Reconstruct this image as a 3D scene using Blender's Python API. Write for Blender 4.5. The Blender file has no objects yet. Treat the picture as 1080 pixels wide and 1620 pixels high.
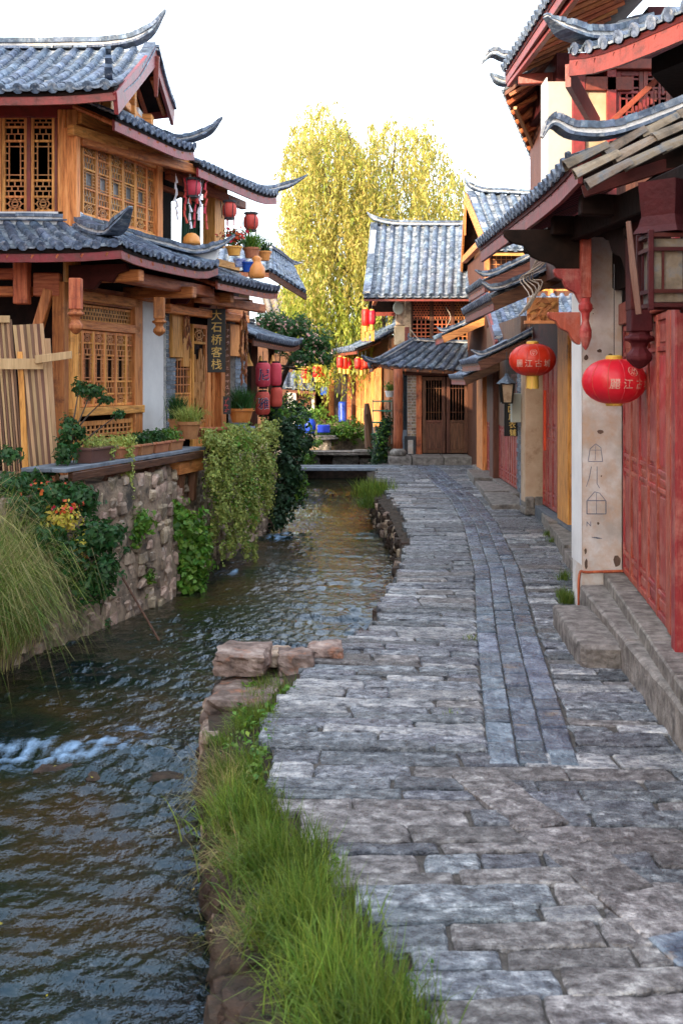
import bpy, math, random
import numpy as np
from mathutils import Vector as V, Matrix, noise
S = bpy.context.scene
COL = S.collection
R = random.Random(11)
PI = math.pi
# ------------------------------------------------------------------ camera, sky, sun, exposure
FP, EYE = 1800.0, 2.1          # focal length in photo pixels, eye height
cam = bpy.data.objects.new('camera', bpy.data.cameras.new('camera'))
COL.objects.link(cam); S.camera = cam
cam.location = (0, 0, EYE); cam.rotation_euler = (math.radians(90), 0, 0)
cam.data.sensor_fit = 'HORIZONTAL'; cam.data.sensor_width = 36; cam.data.lens = 60
cam.data.shift_y = -210 / 1080
cam.data.clip_start = .1; cam.data.clip_end = 2000
cam.data.dof.use_dof = True; cam.data.dof.focus_distance = 13; cam.data.dof.aperture_fstop = 8
SUN_EL, SUN_ROT = math.radians(15), math.radians(224)
w = bpy.data.worlds.new('World'); S.world = w; w.use_nodes = True
nt = w.node_tree; nt.nodes.clear()
sky = nt.nodes.new('ShaderNodeTexSky'); sky.sky_type = 'NISHITA'; sky.sun_disc = False
sky.sun_elevation = SUN_EL; sky.sun_rotation = SUN_ROT
sky.air_density = 1.0; sky.dust_density = 3.0; sky.ozone_density = 1.0
hs = nt.nodes.new('ShaderNodeHueSaturation'); hs.inputs['Saturation'].default_value = .9; hs.inputs['Value'].default_value = 1.0
veil = nt.nodes.new('ShaderNodeMixRGB'); veil.inputs[0].default_value = .42; veil.inputs[2].default_value = (8.3, 9.0, 10.0, 1)
bg = nt.nodes.new('ShaderNodeBackground'); bg.inputs[1].default_value = .15
out = nt.nodes.new('ShaderNodeOutputWorld')
nt.links.new(sky.outputs[0], hs.inputs['Color']); nt.links.new(hs.outputs[0], veil.inputs[1])
nt.links.new(veil.outputs[0], bg.inputs[0]); nt.links.new(bg.outputs[0], out.inputs[0])
sl = bpy.data.lights.new('sun', 'SUN'); sl.energy = 2.8; sl.angle = math.radians(.6); sl.color = (1, .80, .56)
so = bpy.data.objects.new('sun', sl); COL.objects.link(so)
sd = V((math.sin(SUN_ROT) * math.cos(SUN_EL), math.cos(SUN_ROT) * math.cos(SUN_EL), math.sin(SUN_EL)))
so.rotation_euler = sd.to_track_quat('Z', 'Y').to_euler(); so.location = (-20, -20, 30)
S.view_settings.view_transform = 'Standard'; S.view_settings.look = 'None'
S.view_settings.exposure = 1.72; S.view_settings.gamma = 1; S.view_settings.use_curve_mapping = False
# ------------------------------------------------------------------ geometry helpers
Z = V((0, 0, 1))
def P(px, py, D): return V(((px - 540) / FP * D, D, EYE - (py - 600) / FP * D))
def G(px, py, z=0.0):
    D = (EYE - z) * FP / (py - 600); return V(((px - 540) / FP * D, D, z))
ORG = {}; RM_ = random.Random(5)
def org(o): return ORG.get(o.name, V((0, 0, 0))) if o else V((0, 0, 0))
def thing(name, label, cat, loc, group=None):
    o = bpy.data.objects.new(name, None); COL.objects.link(o); o.empty_display_size = .2
    o.location = loc; ORG[o.name] = V(loc); o['label'] = label; o['category'] = cat
    if group: o['group'] = group
    return o
def tag(o, label=None, cat=None, group=None, kind=None):
    if label: o['label'] = label
    if cat: o['category'] = cat
    if group: o['group'] = group
    if kind: o['kind'] = kind
    return o
def mobj(name, verts, faces, mat, parent=None, rnd=None, smooth=False, kind=None, bev=0, origin=None):
    verts = [V(v) for v in verts]
    if parent is not None: o0 = org(parent)
    elif origin is not None: o0 = V(origin)
    else:
        o0 = V((sum(v.x for v in verts) / len(verts), sum(v.y for v in verts) / len(verts), min(v.z for v in verts)))
    me = bpy.data.meshes.new(name); me.from_pydata([v - o0 for v in verts], [], faces)
    if smooth: me.polygons.foreach_set('use_smooth', [True] * len(me.polygons))
    if rnd is not None:
        a = me.attributes.new('rnd', 'FLOAT', 'FACE'); a.data.foreach_set('value', np.array(rnd, dtype=np.float32))
    me.materials.append(mat); me.update()
    o = bpy.data.objects.new(name, me); COL.objects.link(o); ORG[o.name] = o0
    if parent is not None: o.parent = parent
    else: o.location = o0
    if kind: o['kind'] = kind
    if bev:
        b = o.modifiers.new('bevel', 'BEVEL'); b.width = bev; b.segments = 1; b.limit_method = 'ANGLE'
    return o
def npobj(name, vs, fs, mat, parent=None, rnd=None, smooth=False, kind=None, origin=None):
    """fast path: vs (n,3) world, fs (m,k) all same size"""
    o0 = org(parent) if parent is not None else V(origin if origin is not None else (float(vs[:, 0].mean()), float(vs[:, 1].mean()), float(vs[:, 2].min())))
    me = bpy.data.meshes.new(name); vs = vs - np.array(o0)[None]
    me.vertices.add(len(vs)); me.vertices.foreach_set('co', vs.astype(np.float32).ravel())
    k = fs.shape[1]; me.loops.add(fs.size); me.loops.foreach_set('vertex_index', fs.astype(np.int32).ravel())
    me.polygons.add(len(fs)); me.polygons.foreach_set('loop_start', np.arange(0, fs.size, k, dtype=np.int32))
    me.polygons.foreach_set('loop_total', np.full(len(fs), k, dtype=np.int32))
    if rnd is not None:
        a = me.attributes.new('rnd', 'FLOAT', 'FACE'); a.data.foreach_set('value', rnd.astype(np.float32))
    me.materials.append(mat); me.update(calc_edges=True)
    if smooth: me.polygons.foreach_set('use_smooth', [True] * len(fs))
    o = bpy.data.objects.new(name, me); COL.objects.link(o); ORG[o.name] = o0
    if parent is not None: o.parent = parent
    else: o.location = o0
    if kind: o['kind'] = kind
    return o
class MB:
    def __init__(s): s.v = []; s.f = []; s.r = []
    def add(s, vs, fs, r=None):
        b = len(s.v); s.v += [V(v) for v in vs]; s.f += [tuple(i + b for i in f) for f in fs]
        s.r += [R.random() if r is None else r] * len(fs); return s
    def hexa(s, q, r=None):
        return s.add(q, [(0, 3, 2, 1), (4, 5, 6, 7), (0, 1, 5, 4), (1, 2, 6, 5), (2, 3, 7, 6), (3, 0, 4, 7)], r)
    def box(s, c, d, rz=0, r=None):
        m = Matrix.Rotation(rz, 3, 'Z'); c = V(c); x, y, z = (k / 2 for k in d)
        return s.hexa([c + m @ V(p) for p in ((-x, -y, -z), (x, -y, -z), (x, y, -z), (-x, y, -z), (-x, -y, z), (x, -y, z), (x, y, z), (-x, y, z))], r)
    def bar(s, a, b, wd, h, up=Z, r=None, taper=1):
        a = V(a); b = V(b); d = (b - a).normalized(); sx = d.cross(up)
        if sx.length < 1e-4: sx = d.cross(V((1, 0, 0)))
        sx.normalize(); u = sx.cross(d).normalized(); q = []
        for p, k in ((a, 1), (b, taper)):
            q += [p - sx * wd / 2 * k - u * h / 2 * k, p + sx * wd / 2 * k - u * h / 2 * k, p + sx * wd / 2 * k + u * h / 2 * k, p - sx * wd / 2 * k + u * h / 2 * k]
        return s.hexa(q, r)
    def tube(s, pts, rad, n=8, cap=True, r=None):
        pts = [V(p) for p in pts]; b = []
        if not isinstance(rad, (list, tuple)): rad = [rad] * len(pts)
        ref = None
        for i, p in enumerate(pts):
            d = (pts[min(i + 1, len(pts) - 1)] - pts[max(i - 1, 0)]).normalized()
            if ref is None: ref = V((1, 0, 0)) if abs(d.x) < .9 else V((0, 1, 0))
            x = (ref - d * ref.dot(d)).normalized(); ref = x; y = d.cross(x)
            b += [p + (x * math.cos(2 * PI * k / n) + y * math.sin(2 * PI * k / n)) * rad[i] for k in range(n)]
        f = [(i * n + k, i * n + (k + 1) % n, (i + 1) * n + (k + 1) % n, (i + 1) * n + k) for i in range(len(pts) - 1) for k in range(n)]
        if cap: f += [tuple(range(n - 1, -1, -1)), tuple((len(pts) - 1) * n + k for k in range(n))]
        return s.add(b, f, r)
    def lathe(s, c, prof, n=16, r=None, sx=1, sy=1):
        c = V(c); b = []
        for (rr, z) in prof: b += [c + V((rr * sx * math.cos(2 * PI * k / n), rr * sy * math.sin(2 * PI * k / n), z)) for k in range(n)]
        f = [(i * n + k, i * n + (k + 1) % n, (i + 1) * n + (k + 1) % n, (i + 1) * n + k) for i in range(len(prof) - 1) for k in range(n)]
        f += [tuple(range(n - 1, -1, -1)), tuple((len(prof) - 1) * n + k for k in range(n))]
        return s.add(b, f, r)
    def prism(s, poly, ex, r=None):
        n = len(poly); poly = [V(p) for p in poly]; ex = V(ex)
        return s.add(poly + [p + ex for p in poly], [tuple(range(n))[::-1], tuple(range(n, 2 * n))] + [(i, (i + 1) % n, (i + 1) % n + n, i + n) for i in range(n)], r)
    def pbox(s, pl, s0, s1, z0, z1, d0, d1, r=None):
        return s.hexa([pl.pt(s0, z0, d0), pl.pt(s1, z0, d0), pl.pt(s1, z0, d1), pl.pt(s0, z0, d1), pl.pt(s0, z1, d0), pl.pt(s1, z1, d0), pl.pt(s1, z1, d1), pl.pt(s0, z1, d1)], r)
    def build(s, name, mat, parent=None, **k): return mobj(name, s.v, s.f, mat, parent, rnd=s.r, **k)
class Pl:
    """vertical plane: s runs along u, d along the outward normal n"""
    def __init__(s, p0, u, n): s.p0 = V(p0); s.u = V(u).normalized(); s.n = V(n).normalized()
    def pt(s, a, z, d=0): return s.p0 + s.u * a + s.n * d + Z * z
    def hit(s, px, py, d=0):
        o = V((0, 0, EYE)); r = V(((px - 540) / FP, 1, -(py - 600) / FP)); t = ((s.p0 + s.n * d - o).dot(s.n)) / r.dot(s.n)
        q = o + r * t; return (q - s.p0).dot(s.u), q.z
    def rect(s, x0, x1, y0, y1, d=0, xr=None):
        """pixel rect -> (s0,s1,z0,z1) with heights read at x0 (or xr)"""
        xr = x0 if xr is None else xr
        return s.hit(x0, 600, d)[0], s.hit(x1, 600, d)[0], s.hit(xr, y1, d)[1], s.hit(xr, y0, d)[1]
def fb(pl, name, x0, x1, y0, y1, d0, d1, mat, parent, bev=.006, xr=None, **k):
    a, b, c, e = pl.rect(x0, x1, y0, y1, d1, xr)
    return MB().pbox(pl, min(a, b), max(a, b), c, e, d0, d1).build(name, mat, parent, bev=bev, **k)
# ---- pools of alike pieces: the 300 largest become parts, the rest one stuff part
POOL = {}
def pool(parent, name, vs, fs, mat, matrix=None, key=None, size=.2, smooth=False):
    POOL.setdefault((parent.name, name), []).append((parent, vs, fs, mat, matrix or Matrix(), key, size, smooth))
def flush_pools(limit=296):
    for (pn, name), L in POOL.items():
        def score(it):
            c = it[4] @ (it[1][0] if it[5] is None else V((0, 0, 0)))
            if c.y < .5: return 0
            x = c.x / c.y * FP + 540; y = 600 - (c.z - EYE) / c.y * FP
            return it[6] / c.y * (1 if -40 < x < 1120 and -40 < y < 1660 else .001)
        L.sort(key=score, reverse=True); parent = L[0][0]; o0 = org(parent); cache = {}
        for it in L[:limit]:
            _, vs, fs, mat, mx, key, size, sm = it
            if key is None:
                c = sum((V(v) for v in vs), V((0, 0, 0))) / len(vs)
                me = bpy.data.meshes.new(name); me.from_pydata([V(v) - c for v in vs], [], fs); me.materials.append(mat)
                if sm: me.polygons.foreach_set('use_smooth', [True] * len(me.polygons))
                mx = Matrix.Translation(c)
            elif key in cache: me = cache[key]
            else:
                me = bpy.data.meshes.new(name); me.from_pydata([V(v) for v in vs], [], fs); me.materials.append(mat)
                if sm: me.polygons.foreach_set('use_smooth', [True] * len(me.polygons))
                cache[key] = me
            o = bpy.data.objects.new(name, me); COL.objects.link(o); o.parent = parent
            o.matrix_basis = Matrix.Translation(-o0) @ mx
        rest = L[limit:]
        if rest:
            vs = []; fs = []; rr = []; ms = []; mi = []
            for it in rest:
                if it[3] not in ms: ms.append(it[3])
                mi += [ms.index(it[3])] * len(it[2])
                b = len(vs); vs += [it[4] @ V(v) for v in it[1]]; fs += [tuple(i + b for i in f) for f in it[2]]; rr += [RM_.random()] * len(it[2])
            o = mobj(name, vs, fs, ms[0], parent, rnd=rr, kind='stuff', smooth=rest[0][7])
            for m_ in ms[1:]: o.data.materials.append(m_)
            o.data.polygons.foreach_set('material_index', mi)
# ------------------------------------------------------------------ materials
def mk(name, cols, scale=4, stretch=(1, 1, 1), rough=.8, bump=.3, bscale=25, rv=.25, wear=None, wth=.62, wscale=3, spec=.4, metal=0, leaf=0, detail=6, sat=1.0, rr=0, emit=0, hv=.012, wsoft=.08):
    m = bpy.data.materials.new(name); m.use_nodes = True; nt = m.node_tree; N = nt.nodes; Lk = nt.links.new; N.clear()
    o = N.new('ShaderNodeOutputMaterial'); p = N.new('ShaderNodeBsdfPrincipled')
    tc = N.new('ShaderNodeTexCoord'); oi = N.new('ShaderNodeObjectInfo'); at = N.new('ShaderNodeAttribute'); at.attribute_name = 'rnd'
    a1 = N.new('ShaderNodeMath'); a1.operation = 'ADD'; Lk(oi.outputs['Random'], a1.inputs[0]); Lk(at.outputs['Fac'], a1.inputs[1])
    fr = N.new('ShaderNodeMath'); fr.operation = 'FRACT'; Lk(a1.outputs[0], fr.inputs[0])
    sc = N.new('ShaderNodeMath'); sc.operation = 'MULTIPLY'; Lk(fr.outputs[0], sc.inputs[0]); sc.inputs[1].default_value = 37
    va = N.new('ShaderNodeVectorMath'); va.operation = 'ADD'; Lk(tc.outputs['Object'], va.inputs[0]); Lk(sc.outputs[0], va.inputs[1])
    mp = N.new('ShaderNodeMapping'); mp.inputs['Scale'].default_value = stretch; Lk(va.outputs[0], mp.inputs[0])
    n1 = N.new('ShaderNodeTexNoise'); n1.inputs['Scale'].default_value = scale; n1.inputs['Detail'].default_value = detail; n1.inputs['Roughness'].default_value = .62
    Lk(mp.outputs[0], n1.inputs['Vector'])
    cr = N.new('ShaderNodeValToRGB'); Lk(n1.outputs['Fac'], cr.inputs[0])
    e = cr.color_ramp.elements; n = len(cols)
    for i, c in enumerate(cols):
        pos = .32 + .36 * i / max(1, n - 1)
        if i < 2: e[i].position = pos; e[i].color = (*c, 1)
        else: k = e.new(pos); k.color = (*c, 1)
    if n == 1: e[1].color = (*cols[0], 1)
    hsv = N.new('ShaderNodeHueSaturation'); Lk(cr.outputs[0], hsv.inputs['Color']); hsv.inputs['Saturation'].default_value = sat
    mr = N.new('ShaderNodeMapRange'); Lk(fr.outputs[0], mr.inputs[0]); mr.inputs[3].default_value = 1 - rv; mr.inputs[4].default_value = 1 + rv
    Lk(mr.outputs[0], hsv.inputs['Value'])
    s2 = N.new('ShaderNodeMath'); s2.operation = 'MULTIPLY'; Lk(fr.outputs[0], s2.inputs[0]); s2.inputs[1].default_value = 7.31
    f2 = N.new('ShaderNodeMath'); f2.operation = 'FRACT'; Lk(s2.outputs[0], f2.inputs[0])
    mh = N.new('ShaderNodeMapRange'); Lk(f2.outputs[0], mh.inputs[0]); mh.inputs[3].default_value = .5 - hv; mh.inputs[4].default_value = .5 + hv
    Lk(mh.outputs[0], hsv.inputs['Hue'])
    col = hsv.outputs[0]
    if wear:
        n3 = N.new('ShaderNodeTexNoise'); n3.inputs['Scale'].default_value = wscale; n3.inputs['Detail'].default_value = 9; n3.inputs['Roughness'].default_value = .7
        Lk(va.outputs[0], n3.inputs['Vector'])
        m3 = N.new('ShaderNodeMapRange'); Lk(n3.outputs['Fac'], m3.inputs[0]); m3.inputs[1].default_value = wth - wsoft; m3.inputs[2].default_value = wth + wsoft
        mx = N.new('ShaderNodeMixRGB'); Lk(m3.outputs[0], mx.inputs[0]); Lk(col, mx.inputs[1]); mx.inputs[2].default_value = (*wear, 1); col = mx.outputs[0]
    n2 = N.new('ShaderNodeTexNoise'); n2.inputs['Scale'].default_value = bscale; n2.inputs['Detail'].default_value = 8; Lk(mp.outputs[0], n2.inputs['Vector'])
    b = N.new('ShaderNodeBump'); b.inputs['Strength'].default_value = min(1, bump); b.inputs['Distance'].default_value = .02; Lk(n2.outputs['Fac'], b.inputs['Height'])
    p.inputs['Roughness'].default_value = rough; p.inputs['Specular IOR Level'].default_value = spec; p.inputs['Metallic'].default_value = metal
    if rr:
        m4 = N.new('ShaderNodeMapRange'); Lk(n2.outputs['Fac'], m4.inputs[0]); m4.inputs[1].default_value = .3; m4.inputs[2].default_value = .7
        m4.inputs[3].default_value = max(.05, rough - rr); m4.inputs[4].default_value = rough + rr; Lk(m4.outputs[0], p.inputs['Roughness'])
    Lk(col, p.inputs['Base Color'])
    if bump: Lk(b.outputs[0], p.inputs['Normal'])
    if leaf:
        t = N.new('ShaderNodeBsdfTranslucent'); Lk(col, t.inputs[0]); ms = N.new('ShaderNodeMixShader'); ms.inputs[0].default_value = leaf
        Lk(p.outputs[0], ms.inputs[1]); Lk(t.outputs[0], ms.inputs[2]); Lk(ms.outputs[0], o.inputs[0])
    else: Lk(p.outputs[0], o.inputs[0])
    return m
M = {}
ow = [(.34, .12, .03), (.66, .26, .065), (.80, .38, .12)]
M['wood_v'] = mk('orange_wood_vertical', ow, 5, (6, 6, .6), .55, .35, 9, .22, wear=(.14, .06, .03), wth=.66, wscale=2.5)
M['wood_h'] = mk('orange_wood_level', ow, 5, (.8, .8, 7), .55, .35, 9, .22, wear=(.14, .06, .03), wth=.66, wscale=2.5)
M['lat'] = mk('lattice_wood', [(.40, .16, .05), (.66, .30, .10)], 9, (1, 1, 1), .55, .2, 30, .2)
rw = [(.24, .06, .022), (.44, .13, .042), (.56, .20, .07)]
M['rwood_v'] = mk('reddish_wood_vertical', rw, 5, (6, 6, .6), .6, .35, 9, .25, wear=(.08, .03, .02), wth=.62, wscale=2.5)
M['rwood_h'] = mk('reddish_wood_level', rw, 5, (.8, .8, 7), .6, .35, 9, .25, wear=(.08, .03, .02), wth=.62, wscale=2.5)
bw = [(.055, .02, .012), (.12, .045, .022), (.18, .075, .04)]
M['bwood_v'] = mk('brown_wood_vertical', bw, 5, (6, 6, .6), .6, .4, 9, .25)
M['bwood_h'] = mk('brown_wood_level', bw, 5, (.8, .8, 7), .6, .4, 9, .25)
M['dwood'] = mk('shade_dark_wood', [(.005, .0035, .003), (.018, .009, .007)], 5, (1, 1, 1), .85, .3, 20, .3, spec=.12)  # near-black tone puts the shade of eaves, recesses and interiors into the colour
M['fence'] = mk('pale_slat_wood', [(.42, .25, .12), (.60, .40, .21)], 4, (8, 8, .5), .65, .3, 9, .2)
M['fence2'] = mk('brown_slat_wood', [(.15, .075, .045), (.24, .13, .085)], 4, (8, 8, .5), .7, .3, 9, .2)
M['red'] = mk('weathered_red_paint', [(.24, .032, .026), (.33, .05, .04)], 3, (1, 1, 1), .45, .25, 30, .12, wear=(.10, .03, .022), wth=.54, wscale=6, wsoft=.14)
M['door'] = mk('red_door_paint', [(.20, .02, .017), (.43, .058, .043)], 3.5, (4, 4, .4), .42, .35, 30, .2, wear=(.48, .19, .15), wth=.59, wscale=5, wsoft=.12)
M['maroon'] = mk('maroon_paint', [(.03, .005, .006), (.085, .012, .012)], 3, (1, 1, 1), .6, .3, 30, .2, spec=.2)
M['tile'] = mk('grey_roof_tile', [(.028, .042, .068), (.085, .12, .18), (.20, .25, .32)], 7, (1, 1, 1), .5, .5, 30, .38, wear=(.45, .46, .48), wth=.64, wscale=9, rr=.15)
M['tilew'] = mk('weathered_brown_tile', [(.10, .08, .06), (.22, .17, .12), (.30, .25, .20)], 6, (1, 1, 1), .7, .6, 25, .35, wear=(.10, .11, .12), wth=.55, wscale=6)
M['pan'] = mk('pan_tile', [(.05, .065, .09), (.17, .20, .24), (.36, .38, .40)], 7, (1, 1, 1), .7, .5, 30, .3)
M['mortar'] = mk('lime_mortar', [(.33, .32, .31), (.58, .57, .55), (.7, .7, .69)], 8, (1, 1, 1), .9, .6, 25, .12, wear=(.12, .13, .15), wth=.6, wscale=8)
M['white'] = mk('white_plaster', [(.62, .62, .62), (.76, .76, .75)], 2, (1, 1, 1), .9, .15, 20, .03, wear=(.42, .37, .31), wth=.72, wscale=2)
M['plaster'] = mk('stained_plaster', [(.42, .39, .36), (.62, .60, .58), (.76, .75, .74)], 2.2, (1, 1, 1), .85, .3, 18, .04, wear=(.52, .36, .24), wth=.56, wscale=3.2, wsoft=.12)
M['beige'] = mk('beige_plaster', [(.42, .29, .17), (.60, .47, .32)], 2.5, (1, 1, 1), .85, .3, 18, .05, wear=(.30, .18, .10), wth=.62, wscale=4)
M['cream'] = mk('cream_plaster', [(.40, .36, .31), (.50, .46, .40)], 2, rough=.9, bump=.15, rv=.03, wear=(.40, .30, .22), wth=.66, wscale=2)
M['brick'] = mk('grey_brick', [(.10, .12, .15), (.22, .25, .29)], 6, (1, 1, 1), .85, .5, 30, .35)
M['step'] = mk('step_stone', [(.085, .075, .065), (.19, .17, .15), (.32, .29, .26)], 9, (1, 1, 1), .7, .7, 40, .15, wear=(.34, .31, .28), wth=.6, wscale=12)
M['stone'] = mk('paving_slab', [(.03, .034, .042), (.10, .113, .135), (.21, .228, .25), (.46, .48, .50)], 13, (.95, 1.25, 1), .33, 1, 55, .42, wear=(.03, .032, .04), wth=.58, wscale=18, rr=.2, spec=.5, hv=.03, detail=10)
M['stone2'] = mk('warm_paving_slab', [(.035, .032, .032), (.12, .11, .108), (.24, .225, .22), (.46, .44, .42)], 13, (.95, 1.25, 1), .38, 1, 55, .4, wear=(.05, .045, .045), wth=.58, wscale=17, rr=.2, spec=.5, hv=.02, detail=11)
M['stone3'] = mk('pale_sheen_slab', [(.08, .085, .095), (.24, .25, .27), (.42, .42, .42), (.60, .59, .56)], 12, (.9, 1.3, 1), .34, 1, 50, .3, wear=(.07, .075, .09), wth=.58, wscale=16, rr=.2, spec=.5, hv=.02, detail=11)
M['strip'] = mk('dark_paving_block', [(.035, .05, .075), (.10, .13, .175), (.22, .26, .31)], 7, (1, 1, 1), .28, .6, 30, .4, wear=(.30, .22, .15), wth=.66, wscale=5, rr=.12, spec=.6, hv=.02)
M['joint'] = mk('joint_soil', [(.05, .045, .04), (.13, .115, .10)], 20, (1, 1, 1), .95, .8, 60, .1)
M['rubble'] = mk('rubble_stone', [(.15, .11, .08), (.33, .24, .17), (.50, .38, .28)], 7, (1, 1, 1), .85, .8, 30, .35, wear=(.46, .40, .34), wth=.62, wscale=9, hv=.02)
M['rmort'] = mk('rubble_mortar', [(.20, .14, .10), (.42, .31, .22)], 7, (1, 1, 1), .95, .8, 40, .1, wear=(.07, .06, .05), wth=.56, wscale=3)
M['redrock'] = mk('reddish_stone', [(.07, .05, .042), (.21, .15, .12), (.40, .32, .27)], 8, (1, 1, 1), .8, 1, 26, .3, wear=(.40, .17, .09), wth=.62, wscale=5, detail=10)
M['soil'] = mk('bank_soil', [(.02, .016, .012), (.08, .05, .035)], 9, (1, 1, 1), .95, 1, 30, .1)
M['black'] = mk('black_lacquer', [(.008, .008, .009)], 3, rough=.4, bump=.1, rv=.05)
M['gold'] = mk('gold_lettering', [(.75, .45, .10), (.85, .58, .18)], 6, rough=.5, bump=0, rv=.05)
M['goldm'] = mk('gold_trim', [(.65, .36, .05), (.8, .5, .1)], 12, (1, 1, .2), .45, .5, 40, .1)
M['lan'] = mk('red_lantern_cloth', [(.66, .014, .010), (.85, .035, .022)], 4, rough=.42, bump=.15, bscale=12, rv=.06, leaf=.25, spec=.5, wear=(.70, .13, .10), wth=.66, wscale=4, wsoft=.12)
M['lan2'] = mk('pink_red_lantern', [(.62, .05, .05), (.75, .10, .09)], 4, rough=.6, bump=.2, rv=.1, leaf=.2)
M['glass'] = mk('window_glass', [(.012, .018, .025), (.03, .04, .05)], 2, rough=.08, bump=.05, bscale=3, rv=.1, spec=.7)
M['wpane'] = mk('whitish_pane', [(.30, .30, .30), (.75, .76, .78)], 3.5, rough=.25, bump=0, rv=.25)  # pane colour mottled from grey to white
M['iron'] = mk('dark_iron', [(.02, .02, .024), (.05, .05, .055)], 8, rough=.5, bump=.2, rv=.1)
M['cable'] = mk('cable_sheath', [(.25, .2, .15), (.4, .34, .28)], 8, rough=.6, bump=0, rv=.2)
M['terra'] = mk('terracotta', [(.36, .13, .06), (.52, .22, .10)], 6, rough=.7, bump=.3, rv=.15)
M['blue'] = mk('blue_plastic', [(.01, .04, .34), (.015, .07, .5)], 3, rough=.4, bump=.05, rv=.15)
M['greybox'] = mk('grey_green_metal', [(.36, .38, .33), (.44, .46, .40)], 2, rough=.5, bump=.1, rv=.04)
M['green_cloth'] = mk('dark_green_curtain', [(.005, .03, .015), (.015, .07, .035)], 4, (6, 6, .3), .8, .3, 8, .1)
M['bark'] = mk('bark', [(.05, .035, .025), (.14, .10, .07)], 6, (3, 3, .6), .9, 1, 12, .2)
M['ochre'] = mk('orange_ceramic', [(.65, .25, .05), (.78, .36, .09)], 5, rough=.4, bump=.2, rv=.1)
M['bporc'] = mk('blue_white_porcelain', [(.03, .08, .40), (.6, .65, .75)], 14, rough=.3, bump=0, rv=.05)
M['purple'] = mk('purple_brown_planter', [(.14, .065, .05), (.18, .09, .07)], 4, rough=.5, bump=.1, rv=.08)
M['corn'] = mk('dried_corn', [(.16, .05, .025), (.38, .16, .06)], 12, rough=.7, bump=.5, rv=.4)
def leafm(name, a, b, leaf=.35, rv=.35, rough=.5): return mk(name, [a, b], 2.2, rough=rough, bump=0, rv=rv, leaf=leaf, hv=.03, spec=.35)
M['willow'] = leafm('willow_leaf_sunlit', (.31, .31, .06), (.56, .48, .13), .45, .22)  # gold of the low sun put into the crown leaves
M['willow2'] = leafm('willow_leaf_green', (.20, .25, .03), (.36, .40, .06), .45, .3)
M['grass'] = leafm('grass_blade', (.03, .09, .010), (.28, .38, .06), .4, .4)
M['dry'] = leafm('dry_grass_blade', (.24, .22, .07), (.55, .46, .20), .35, .4)
M['ivy'] = leafm('ivy_leaf', (.018, .065, .018), (.05, .14, .03))
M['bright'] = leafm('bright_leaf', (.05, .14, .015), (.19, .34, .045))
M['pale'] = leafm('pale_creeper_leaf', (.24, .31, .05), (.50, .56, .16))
M['darkleaf'] = leafm('dark_leaf', (.012, .045, .018), (.035, .09, .03))
M['yleaf'] = leafm('yellow_leaf', (.4, .3, .03), (.6, .5, .07))
M['flower'] = leafm('red_petals', (.6, .03, .02), (.75, .1, .05))
M['pinkf'] = leafm('pink_petals', (.6, .3, .25), (.75, .5, .42))
# ------------------------------------------------------------------ terrain, canal, paving
WL = -.65
def interp(tab, d):
    if d <= tab[0][0]: return tab[0][1]
    for (a, x), (b, y) in zip(tab, tab[1:]):
        if d <= b: return x + (y - x) * (d - a) / (b - a)
    return tab[-1][1]
EDGE = [(3, .40), (3.94, .30), (4.3, .17), (5.1, -.08), (5.6, -.28), (6.41, -.43), (7.41, -.42), (8.2, -.24), (8.7, -.1), (9.7, .27), (10.96, .43), (12.6, .7), (15.1, .95), (18, .98), (21, .875), (24.4, .77), (26.8, .85), (30, .9)]
SLEFT = [(6.2, .80), (9.45, 1.12), (12.6, 1.47), (16.4, 1.76), (19.9, 1.9), (24, 1.85), (28, 1.8)]
RIGHT = [(3, 2.6), (6.8, 2.5), (10.3, 2.55), (10.8, 3.0), (15, 3.2), (30, 3.4)]
RB = [(3, -.27), (4.2, -.42), (5.2, -.50), (6.2, -.70), (7.7, -.88), (8.3, -.9), (8.7, -.6), (8.9, -.14), (9.7, .2), (10.96, .38), (12.6, .6), (15.1, .82), (18, .80), (21, .66), (24.4, .6), (30, .7)]
LB = [(2, -5.5), (6, -4.4), (10.3, -3.12), (11.4, -2.85), (13.75, -2.05), (16.2, -1.82), (20.2, -1.26), (24, -1.12), (29, -.97), (32, -.9)]
mobj('ground', [(-400, -60, -1.3), (400, -60, -1.3), (400, 900, -1.3), (-400, 900, -1.3)], [(0, 1, 2, 3)], M['soil'], kind='structure')
# street bed
ds = [3 + .25 * i for i in range(108)]; vs = []; fs = []
for i, d in enumerate(ds):
    vs += [(interp(EDGE, d) + .03, d, -.010), (interp(RIGHT, d), d, -.010), (interp(EDGE, d), d, -.35)]
for i in range(len(ds) - 1): b = i * 3; fs += [(b, b + 1, b + 4, b + 3), (b + 2, b, b + 3, b + 5)]
b = len(vs); vs += [(.4, -6, -.022), (2.6, -6, -.022), (2.6, 3, -.022), (.4, 3, -.022)]; fs.append((b, b + 1, b + 2, b + 3))
street = mobj('street', vs, fs, M['joint'], kind='structure', origin=(0, 0, 0))
mobj('ground', [(2.5, -6, -.03), (60, -6, -.03), (60, 80, -.03), (2.5, 80, -.03)], [(0, 1, 2, 3)], M['soil'], kind='structure')
DA, DB = V((.70, 6.05, 0)), V((1.36, 4.0, 0))
def diag(x, y):
    if not 4.0 < y < 6.1: return 9
    t = (y - DA.y) / (DB.y - DA.y); return abs(x - (DA.x + (DB.x - DA.x) * t))
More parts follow.
